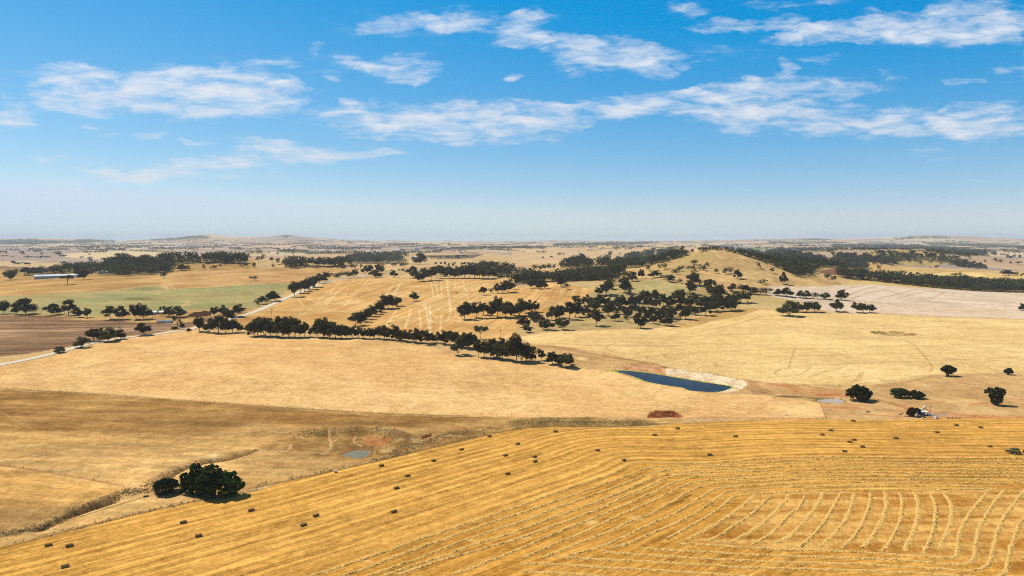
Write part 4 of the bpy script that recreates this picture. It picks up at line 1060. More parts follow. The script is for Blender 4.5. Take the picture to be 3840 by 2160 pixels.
# build the land mesh
V = np.stack([VX, VY, VZ], 1).astype(np.float32)
ii = np.arange(nr - 1)[:, None] * nc + np.arange(nc)[None, :]
jj = np.arange(nr - 1)[:, None] * nc + (np.arange(nc)[None, :] + 1) % nc
Q = np.stack([ii, jj, jj + nc, ii + nc], -1).reshape(-1, 4).astype(np.int32)[:, ::-1]
me = bpy.data.meshes.new('ground')
me.vertices.add(NV)
me.vertices.foreach_set('co', V.ravel())
me.loops.add(Q.size)
me.loops.foreach_set('vertex_index', Q.ravel())
me.polygons.add(len(Q))
me.polygons.foreach_set('loop_start', np.arange(len(Q), dtype=np.int32) * 4)
me.polygons.foreach_set('use_smooth', np.ones(len(Q), bool))
at = me.attributes.new('field_colour', 'FLOAT_COLOR', 'POINT')
at.data.foreach_set('color', np.c_[np.clip(COLR, 0.005, 0.9), np.ones(NV)].astype(np.float32).ravel())
at = me.attributes.new('rows', 'FLOAT_VECTOR', 'POINT')
at.data.foreach_set('vector', np.stack([S_, T_, AMP], 1).astype(np.float32).ravel())
me.update(calc_edges=True)
me.materials.append(ground_material())
land = link('ground', me)
land['kind'] = 'structure'


def surf_z(x, y):
    """height of the built land mesh near (x, y): the reliefs are small, so the plain function plus the mesh offset of the nearest vertex"""
    x, y = np.atleast_1d(x).astype(float), np.atleast_1d(y).astype(float)
    th, r_ = np.arctan2(x, y), np.hypot(x, y)
    ci_ = np.clip(np.searchsorted(TH, th), 1, nc - 1)
    ri_ = np.clip(np.searchsorted(RR, r_), 1, nr - 1)
    ft = np.clip((th - TH[ci_ - 1]) / (TH[ci_] - TH[ci_ - 1]), 0, 1)
    fr = np.clip((r_ - RR[ri_ - 1]) / (RR[ri_] - RR[ri_ - 1]), 0, 1)
    Z = VZ.reshape(nr, nc)
    return (Z[ri_ - 1, ci_ - 1] * (1 - ft) + Z[ri_ - 1, ci_] * ft) * (1 - fr) + (Z[ri_, ci_ - 1] * (1 - ft) + Z[ri_, ci_] * ft) * fr


def on_land(pix):
    p = hit(pix)
    p[:, 2] = surf_z(p[:, 0], p[:, 1])
    return p


# ------------------------------------------------------------------ water sheets and the gravel road
def water_mat(name, rgbc, rough, murk, spec=.5):
    m = bpy.data.materials.new(name)
    m.use_nodes = True
    t = NT(m.node_tree)
    pos = t.n('ShaderNodeNewGeometry').outputs['Position']
    f = t.noise(t.vm('MULTIPLY', pos, (1, .35, 1)), .05, 4, .6)
    c = t.mix(t.mr(f, .35, .65, 0, 1), tuple(c * (1 - murk) for c in rgbc), tuple(c * (1 + murk) for c in rgbc))
    bump = t.n('ShaderNodeBump', {'Strength': 0.12, 'Distance': 0.06, 'Height': t.noise(pos, 1.4, 3, .6)})
    d = t.n('ShaderNodeBsdfDiffuse', {'Color': c})
    g = t.n('ShaderNodeBsdfGlossy', {'Color': (1, 1, 1, 1), 'Roughness': rough, 'Normal': bump.outputs[0]})
    b = t.n('ShaderNodeMixShader', {0: spec, 1: d.outputs[0], 2: g.outputs[0]})
    t.n('ShaderNodeOutputMaterial', {0: b.outputs[0]})
    return m


for (nm, poly, zw), mat in zip(WATER, (water_mat('dam_water', (0.012, 0.018, 0.026), 0.05, .6, .14), water_mat('pond_water', (0.21, 0.20, 0.125), 0.4, .08, .06), water_mat('pool_water', (0.46, 0.38, 0.31), 0.5, .1, .1))):
    o = link({'dam': 'dam_water', 'pond': 'pond_water', 'pool': 'shallow_pool_water'}[nm], mesh_from('water', [(x, y, zw) for x, y in poly], [tuple(range(len(poly)))], mat))
    o['kind'] = 'structure'
zdam = WATER[0][2]
sc = smooth_line(np.vstack([SCUM, SCUM[:1]]), 2)[:-1]
shore = resample(smooth_line(np.vstack([hit(DAM), hit(DAM)[:1]]), 2), 1.0)
nS = len(shore)
wS = np.clip(.5 + 3.2 * fbm(np.arange(nS) * .06, np.zeros(nS), 8, 3), .15, 2.6)
tS = np.gradient(shore[:, :2], axis=0)
tS /= np.hypot(tS[:, 0], tS[:, 1])[:, None]
inn = np.stack([-tS[:, 1], tS[:, 0]], 1)
cS = shore[:, :2].mean(0)
inn *= np.where(((cS - shore[:, :2]) * inn).sum(1).mean() > 0, 1, -1)
ring_v = [(x, y, zdam + .03) for x, y in shore[:, :2] - inn * 1.3] + [(x, y, zdam + .035) for x, y in shore[:, :2] + inn * wS[:, None]]
nsc = len(sc)
ring_f = [(nsc + i, nsc + i + 1, nsc + nS + i + 1, nsc + nS + i) for i in range(nS - 1)]
o = link('algae', mesh_from('algae', [(x, y, zdam + 0.05) for x, y, _ in sc] + ring_v, [tuple(range(nsc))] + ring_f, principled('algae', (0.42, 0.40, 0.05), .8, var=.3, scale=.6)))
o['kind'] = 'stuff'
o['label'] = 'yellow-green algae floating in the narrow tip and round the edge of the dam'


def ribbon(name, pix, width, mat, lift=0.12, step=4.0, kind='structure'):
    p = resample(hit(dense(smooth_line(pix, 2), 10)), step)
    t = np.gradient(p[:, :2], axis=0)
    t /= np.hypot(t[:, 0], t[:, 1])[:, None] + 1e-9
    nrm = np.stack([-t[:, 1], t[:, 0]], 1)
    cols = 5
    vs, fs = [], []
    wob = 1 + 0.25 * fbm(np.arange(len(p)) * .15, np.zeros(len(p)), 6, 2)
    for k in range(cols):
        off = (k / (cols - 1) - .5) * width
        q = p[:, :2] + nrm * (off * wob)[:, None]
        z = surf_z(q[:, 0], q[:, 1]) + lift + 0.05 * (1 - abs(off) / width * 2)
        vs.append(np.c_[q, z])
    vs = np.stack(vs, 1).reshape(-1, 3)
    for i in range(len(p) - 1):
        for k in range(cols - 1):
            a = i * cols + k
            fs.append((a, a + 1, a + 1 + cols, a + cols))
    o = link(name, mesh_from(name, vs, fs, mat, True))
    o['kind'] = kind
    return o


M_ROAD = straw_material('gravel', (0.62, 0.52, 0.38), (0.80, 0.71, 0.56), .35)
ribbon('gravel_road', PX('A', [(-60, 1376), (300, 1308), (600, 1236), (820, 1172), (1030, 1126), (1300, 1082), (1540, 1062), (1740, 1030), (1900, 1008), (2000, 984), (2200, 930), (2330, 900), (2576, 830)], 'B', [(200, 737), (370, 662), (460, 622), (600, 568), (740, 522), (900, 497), (1060, 474), (1160, 442), (1250, 418)]), 7.5, M_ROAD, 0.25)

# ------------------------------------------------------------------ straw windrows
M_STRAW = straw_material('straw', (0.74, 0.42, 0.10), (0.95, 0.61, 0.20), 1.6, .10)


def windrow(spec, label, width, height, seed):
    p = land_line(spec, 0.42, 2)
    n = len(p)
    t = np.gradient(p[:, :2], axis=0)
    t /= np.hypot(t[:, 0], t[:, 1])[:, None] + 1e-9
    nrm = np.stack([-t[:, 1], t[:, 0]], 1)
    s = np.arange(n) * 0.42
    sway = fbm(s / 9, s * 0 + seed, seed, 2) * 0.7
    lump = 0.35 + 1.8 * np.clip(fbm(s / 1.5, s * 0 + seed, seed + 5, 3) + 0.28, 0, 1)
    wl = width * (0.8 + 0.7 * (fbm(s / 2.6, s * 0 + 3 + seed, seed + 9, 2) + .3))
    fade = np.clip(np.minimum(np.arange(n), n - 1 - np.arange(n)) / 4.0, 0.12, 1)
    prof = [(-.5, -.06), (-.36, .35), (-.14, .75), (.1, .8), (.34, .6), (.5, -.06)]
    loc = np.random.default_rng(seed)
    vs = []
    for (px, pz) in prof:
        jit = loc.normal(0, .07, n)
        q = p[:, :2] + nrm * (px * wl + sway + jit)[:, None]
        z = surf_z(q[:, 0], q[:, 1]) + (pz * height * lump * fade * (1 + loc.normal(0, .22, n)) if pz > 0 else -0.08)
        vs.append(np.c_[q, z])
    vs = np.stack(vs, 1)
    base = vs.mean(axis=(0, 1))
    base[2] = vs[..., 2].min()
    vs = (vs - base).reshape(-1, 3)
    k = len(prof)
    a = (np.arange(n - 1)[:, None] * k + np.arange(k - 1)[None, :]).ravel()
    fs = np.stack([a, a + 1, a + 1 + k, a + k], 1)
    # loose straw lying over and beside the row
    m_ = n * 5
    ti = loc.integers(0, n, m_)
    off = loc.normal(0, .36, m_) * wl[ti] + sway[ti]
    q = p[ti, :2] + nrm[ti] * off[:, None] + t[ti] * loc.uniform(-.25, .25, m_)[:, None]
    zq = surf_z(q[:, 0], q[:, 1]) + np.maximum(.03, height * lump[ti] * (1 - np.abs(off - sway[ti]) / wl[ti] * 1.6)) * loc.uniform(.7, 1.25, m_)
    cq = np.c_[q, zq] - base
    ya = loc.uniform(0, 3.14, m_)
    sz = loc.uniform(.12, .34, m_)
    ax = np.stack([np.cos(ya) * sz, np.sin(ya) * sz, loc.normal(0, .13, m_) * sz], 1)
    bx = np.stack([-np.sin(ya) * sz * .5, np.cos(ya) * sz * .5, loc.normal(0, .10, m_) * sz], 1)
    tv = np.stack([cq - ax - bx, cq + ax - bx * .6, cq + ax * .9 + bx, cq - ax * .7 + bx], 1).reshape(-1, 3)
    b0 = len(vs)
    fs = fs.tolist() + (b0 + np.arange(m_ * 4).reshape(-1, 4)).tolist()
    vs = np.vstack([vs, tv])
    o = link('straw_windrow', mesh_from('straw_windrow', vs, fs, M_STRAW), loc=base)
    tag(o, label, 'windrow', 'windrows of cut straw in the hay paddock')
    return o


for i, spec in enumerate(WIN_LONG):
    windrow(spec, f'long straw windrow bending round the hay loop, {nth(i + 1)} counted inward from the baled stubble', 1.4, 0.34, 100 + i)
for i, spec in enumerate(WIN_SHORT):
    windrow(spec, f'short curved straw windrow inside the loop, {nth(i + 1)} of thirteen counted from the left', 1.5 if i % 2 else 1.8, 0.42 if i % 2 else 0.30, 200 + i)
for i, spec in enumerate(WIN_HOOK):
    windrow(spec, f'{"hooked" if i < 4 else "straight"} straw windrow below the short rows, {nth(i + 1)} counted down from them', 1.5, 0.34, 300 + i)

# ------------------------------------------------------------------ bales
M_BALE = straw_material('bale_straw', (0.15, 0.09, 0.033), (0.36, 0.22, 0.085), 2.5)


def bale_mesh(seed):
    b = MB()
    b.box((0, 0, .44), (2.3, 1.15, .86), bev=.05)
    for y in (-.42, -.25, -.08, .08, .25, .42):
        b.box((0, y, .44), (2.325, .03, .885))
    me_ = b.mesh('straw_bale', M_BALE)
    return me_


BALE = bale_mesh(1)
bales = [('E', [(321, 1249), (460, 1253), (432, 1390), (1215, 1097), (1316, 1187), (1665, 1017)]),
         ('F', [(832, 721), (1177, 688), (1362, 614), (1546, 526), (1004, 789), (930, 870), (1652, 653), (1667, 775), (397, 1052), (315, 1115), (913, 1026)]),
         ('G', [(38, 577), (151, 662), (153, 693), (289, 495), (567, 620), (741, 685), (945, 518), (1097, 474), (1310, 649), (1482, 527)]),
         ('H', [(565, 424), (417, 488), (359, 516), (570, 550), (540, 563), (625, 596), (507, 626), (848, 540), (1119, 499), (1247, 453), (1408, 468), (1469, 594)])]
bp = []
for r_, pts in bales:
    bp += list(PX(r_, pts))
bp = np.array(sorted(bp, key=lambda q: q[0]))
bl = on_land(bp)
_, al = dist_line(bl[:, 0], bl[:, 1], W1X)
cum = np.r_[0, np.cumsum(np.hypot(np.diff(W1X[:, 0]), np.diff(W1X[:, 1])))]
left_n = right_n = 0
for i, (p, q) in enumerate(zip(bl, bp)):
    k = int(np.clip(np.searchsorted(cum, al[i]), 1, len(W1X) - 1))
    dvec = W1X[k] - W1X[k - 1]
    rz = math.atan2(dvec[1], dvec[0]) + random.uniform(-.06, .06)
    o = link('straw_bale', BALE, loc=p - np.array([0, 0, .03]), rotz=rz)
    if q[0] < 2400:
        left_n += 1
        lab = f'rectangular straw bale on the slanting stubble rows, {nth(left_n)} bale counted from the left'
    else:
        right_n += 1
        lab = f'rectangular straw bale on the level stubble towards the tractor, {nth(right_n)} of these from the left'
    tag(o, lab, 'bale', 'straw bales lying in the hay paddock')

# ------------------------------------------------------------------ trees
def tube_tris(mb, pts, radii, seg=6):
    mb.tube(pts, radii, seg)


def leaf_quads(cen, rad3, n, size, loc):
    """n little leaf sprays spread through one clump"""
    d = loc.normal(size=(n, 3))
    d /= np.linalg.norm(d, axis=1)[:, None]
    rr_ = loc.uniform(.35, 1.0, n) ** .5
    c = cen + d * rr_[:, None] * rad3
    nrm = d + loc.normal(0, .55, (n, 3)) + np.array([0, 0, .25])
    nrm /= np.linalg.norm(nrm, axis=1)[:, None]
    ref = loc.normal(size=(n, 3))
    a = np.cross(nrm, ref)
    a /= np.linalg.norm(a, axis=1)[:, None]
    b = np.cross(nrm, a)
    s = size * loc.uniform(.6, 1.3, n)[:, None]
    a, b = a * s, b * s * .62
    return np.stack([c - a - b * .4, c + b * .2 - a * .1 - b, c + a + b * .3, c - a * .1 + b], 1).reshape(-1, 3)


def gum(seed, style):
    loc = np.random.default_rng(seed)
    rnd = random.Random(seed)
    mb = MB()
    V_ = []
    fork = {'umbrella': .42, 'tall': .36, 'round': .24, 'spread': .26, 'sparse': .34, 'multi': .08}[style]
    nl = {'umbrella': 6, 'tall': 6, 'round': 8, 'spread': 8, 'sparse': 5, 'multi': 7}[style]
    tr = .020 if style != 'multi' else .014
    lean = Vector((rnd.uniform(-.05, .05), rnd.uniform(-.05, .05), 0))
    top = Vector((0, 0, fork)) + lean
    mb.tube([(0, 0, -.03), Vector((0, 0, fork * .5)) + lean * .4, top], [tr * 1.35, tr * 1.05, tr * .9], 7)
    tips = []
    a0_ = rnd.uniform(0, 6.28)
    for k_ in range(nl):
        a_ = a0_ + 6.283 * k_ / nl + rnd.uniform(-.35, .35)
        if style == 'umbrella':
            rad_, zt = rnd.uniform(.12, .42), rnd.uniform(.78, .9)
        elif style == 'tall':
            rad_, zt = rnd.uniform(.1, .38), rnd.uniform(.55, .92)
        elif style == 'round':
            rad_, zt = rnd.uniform(.15, .42), rnd.uniform(.38, .85)
        elif style == 'multi':
            rad_, zt = rnd.uniform(.15, .42), rnd.uniform(.4, .88)
        else:
            rad_, zt = rnd.uniform(.2, .46), rnd.uniform(.42, .86)
        zt -= rad_ * .35 if style != 'umbrella' else rad_ * .12
        tip = Vector((math.cos(a_) * rad_, math.sin(a_) * rad_, zt))
        mid = top.lerp(tip, .5) + Vector((math.cos(a_) * .03, math.sin(a_) * .03, .03))
        mb.tube([top * .96, mid, tip], [tr * .62, tr * .42, tr * .18], 5)
        tips.append(tip)
        for j in range(3 if style != 'sparse' else 2):
            b_ = a_ + rnd.uniform(-1.0, 1.0)
            t2 = mid.lerp(tip, rnd.uniform(.2, .8)) + Vector((math.cos(b_) * rnd.uniform(.05, .17), math.sin(b_) * rnd.uniform(.05, .17), rnd.uniform(-.04, .14)))
            mb.tube([mid, t2], [tr * .3, tr * .1], 4)
            tips.append(t2)
    if style in ('round', 'spread', 'tall', 'multi'):
        for j in range(6):
            tips.append(Vector((rnd.uniform(-.2, .2), rnd.uniform(-.2, .2), rnd.uniform(.62, .9))))
        for j in range(9 if style != 'tall' else 4):
            a_, q_ = rnd.uniform(0, 6.28), rnd.uniform(.1, .36)
            tips.append(Vector((math.cos(a_) * q_, math.sin(a_) * q_, rnd.uniform(.30, .55))))
    for tp in tips:
        rr_ = rnd.uniform(.10, .17) * (.8 if style == 'sparse' else 1.0)
        n = int((34 if style == 'sparse' else 74) * (rr_ / .12) ** 1.5)
        V_.append(leaf_quads(np.array(tp), np.array([rr_ * 1.15, rr_ * 1.15, rr_ * .75]), n, .036, loc))
    V_ = np.vstack(V_)
    # normalise to height 1, width 1
    zmax = np.percentile(V_[:, 2], 99.7)
    wd = np.percentile(np.abs(V_[:, :2]), 98.5) * 2
    V_[:, :2] /= wd
    V_[:, 2] /= zmax
    tm = mb.mesh('trunk', M_BARK, True)
    for v in tm.vertices:
        v.co.x /= wd
        v.co.y /= wd
        v.co.z /= zmax
    return tm, quad_mesh('crown', V_, M_GUM)


def lobed(seed, lobes, mat, leaf=.03, dens=1.0, trunk_h=.3):
    """dense crown made of several lobes (cx, cy, cz, r); trunk under it"""
    loc = np.random.default_rng(seed)
    rnd = random.Random(seed)
    V_ = []
    mb = MB()
    for (cx, cy, cz, r_) in lobes:
        mb.tube([(cx * .15, cy * .15, -.03), (cx * .4, cy * .4, cz * .4), (cx, cy, cz)], [.035, .025, .008], 6)
        nclump = int(46 * (r_ / .25) ** 1.6)
        for j in range(nclump):
            d = loc.normal(size=3)
            d /= np.linalg.norm(d)
            if d[2] < -.75:
                continue
            c = np.array([cx, cy, cz]) + d * r_ * loc.uniform(.72, .97)
            if c[2] < .03:
                c[2] = .03 + abs(c[2]) * .3
            cr = r_ * loc.uniform(.2, .34)
            V_.append(leaf_quads(c, np.array([cr, cr, cr * .85]), int(95 * dens), leaf * 1.25, loc))
    V_ = np.vstack(V_)
    V_[:, 2] = np.maximum(V_[:, 2], -.01)
    zmax = np.percentile(V_[:, 2], 99.7)
    wd = np.percentile(np.abs(V_[:, :2]), 98.5) * 2
    V_[:, :2] /= wd
    V_[:, 2] /= zmax
    tm = mb.mesh('trunk', M_BARK, True)
    for v in tm.vertices:
        v.co.x /= wd
        v.co.y /= wd
        v.co.z /= zmax
    return tm, quad_mesh('crown', V_, mat)


def bare_tree(seed):
    rnd = random.Random(seed)
    mb = MB()

    def grow(p, d, l, r_, dep):
        q = p + d * l
        mid = p.lerp(q, .5) + Vector((rnd.uniform(-1, 1), rnd.uniform(-1, 1), 0)) * l * .08
        mb.tube([p, mid, q], [r_, r_ * .8, r_ * .6], 5)
        if dep:
            for _ in range(3):
                nd = (d + Vector((rnd.uniform(-1, 1), rnd.uniform(-1, 1), rnd.uniform(-.1, .5))) * .75).normalized()
                grow(q, nd, l * rnd.uniform(.55, .78), r_ * .55, dep - 1)
    grow(Vector((0, 0, -.03)), Vector((0.03, 0, 1)).normalized(), .34, .028, 4)
    me_ = mb.mesh('trunk', M_DEAD)
    zs = max(v.co.z for v in me_.vertices)
    ws = 2 * max(max(abs(v.co.x), abs(v.co.y)) for v in me_.vertices)
    for v in me_.vertices:
        v.co.x /= ws
        v.co.y /= ws
        v.co.z /= zs
    return me_


GUMS = {}
for st, n in (('round', 4), ('spread', 4), ('tall', 3), ('umbrella', 2), ('sparse', 2), ('multi', 3)):
    GUMS[st] = [gum(1000 + 17 * i + hash2(np.int64(len(st)), np.int64(i), 3).__float__().__int__(), st) if False else gum(1000 + 31 * i + 7 * len(st) + ord(st[0]), st) for i in range(n)]


def adj(h, w_, style, ratio_rank):
    if style == 'umbrella':
        return 'umbrella-topped'
    if style == 'sparse':
        return 'sparse'
    if w_ > 1.12 * h:
        return 'broad'
    if w_ < .68 * h:
        return 'narrow'
    if ratio_rank > .66:
        return 'tall'
    if ratio_rank < .33:
        return 'small'
    return 'rounded'


def plant(kind, meshes, p, h, w_, rz, label, cat, group):
    e = empty(kind, p, rz)
    e.scale = (w_, w_, h)
    tag(e, label, cat, group)
    tm, cm = meshes
    if tm is not None:
        link('trunk', tm, e)
    if cm is not None:
        link('crown', cm, e)
    return e


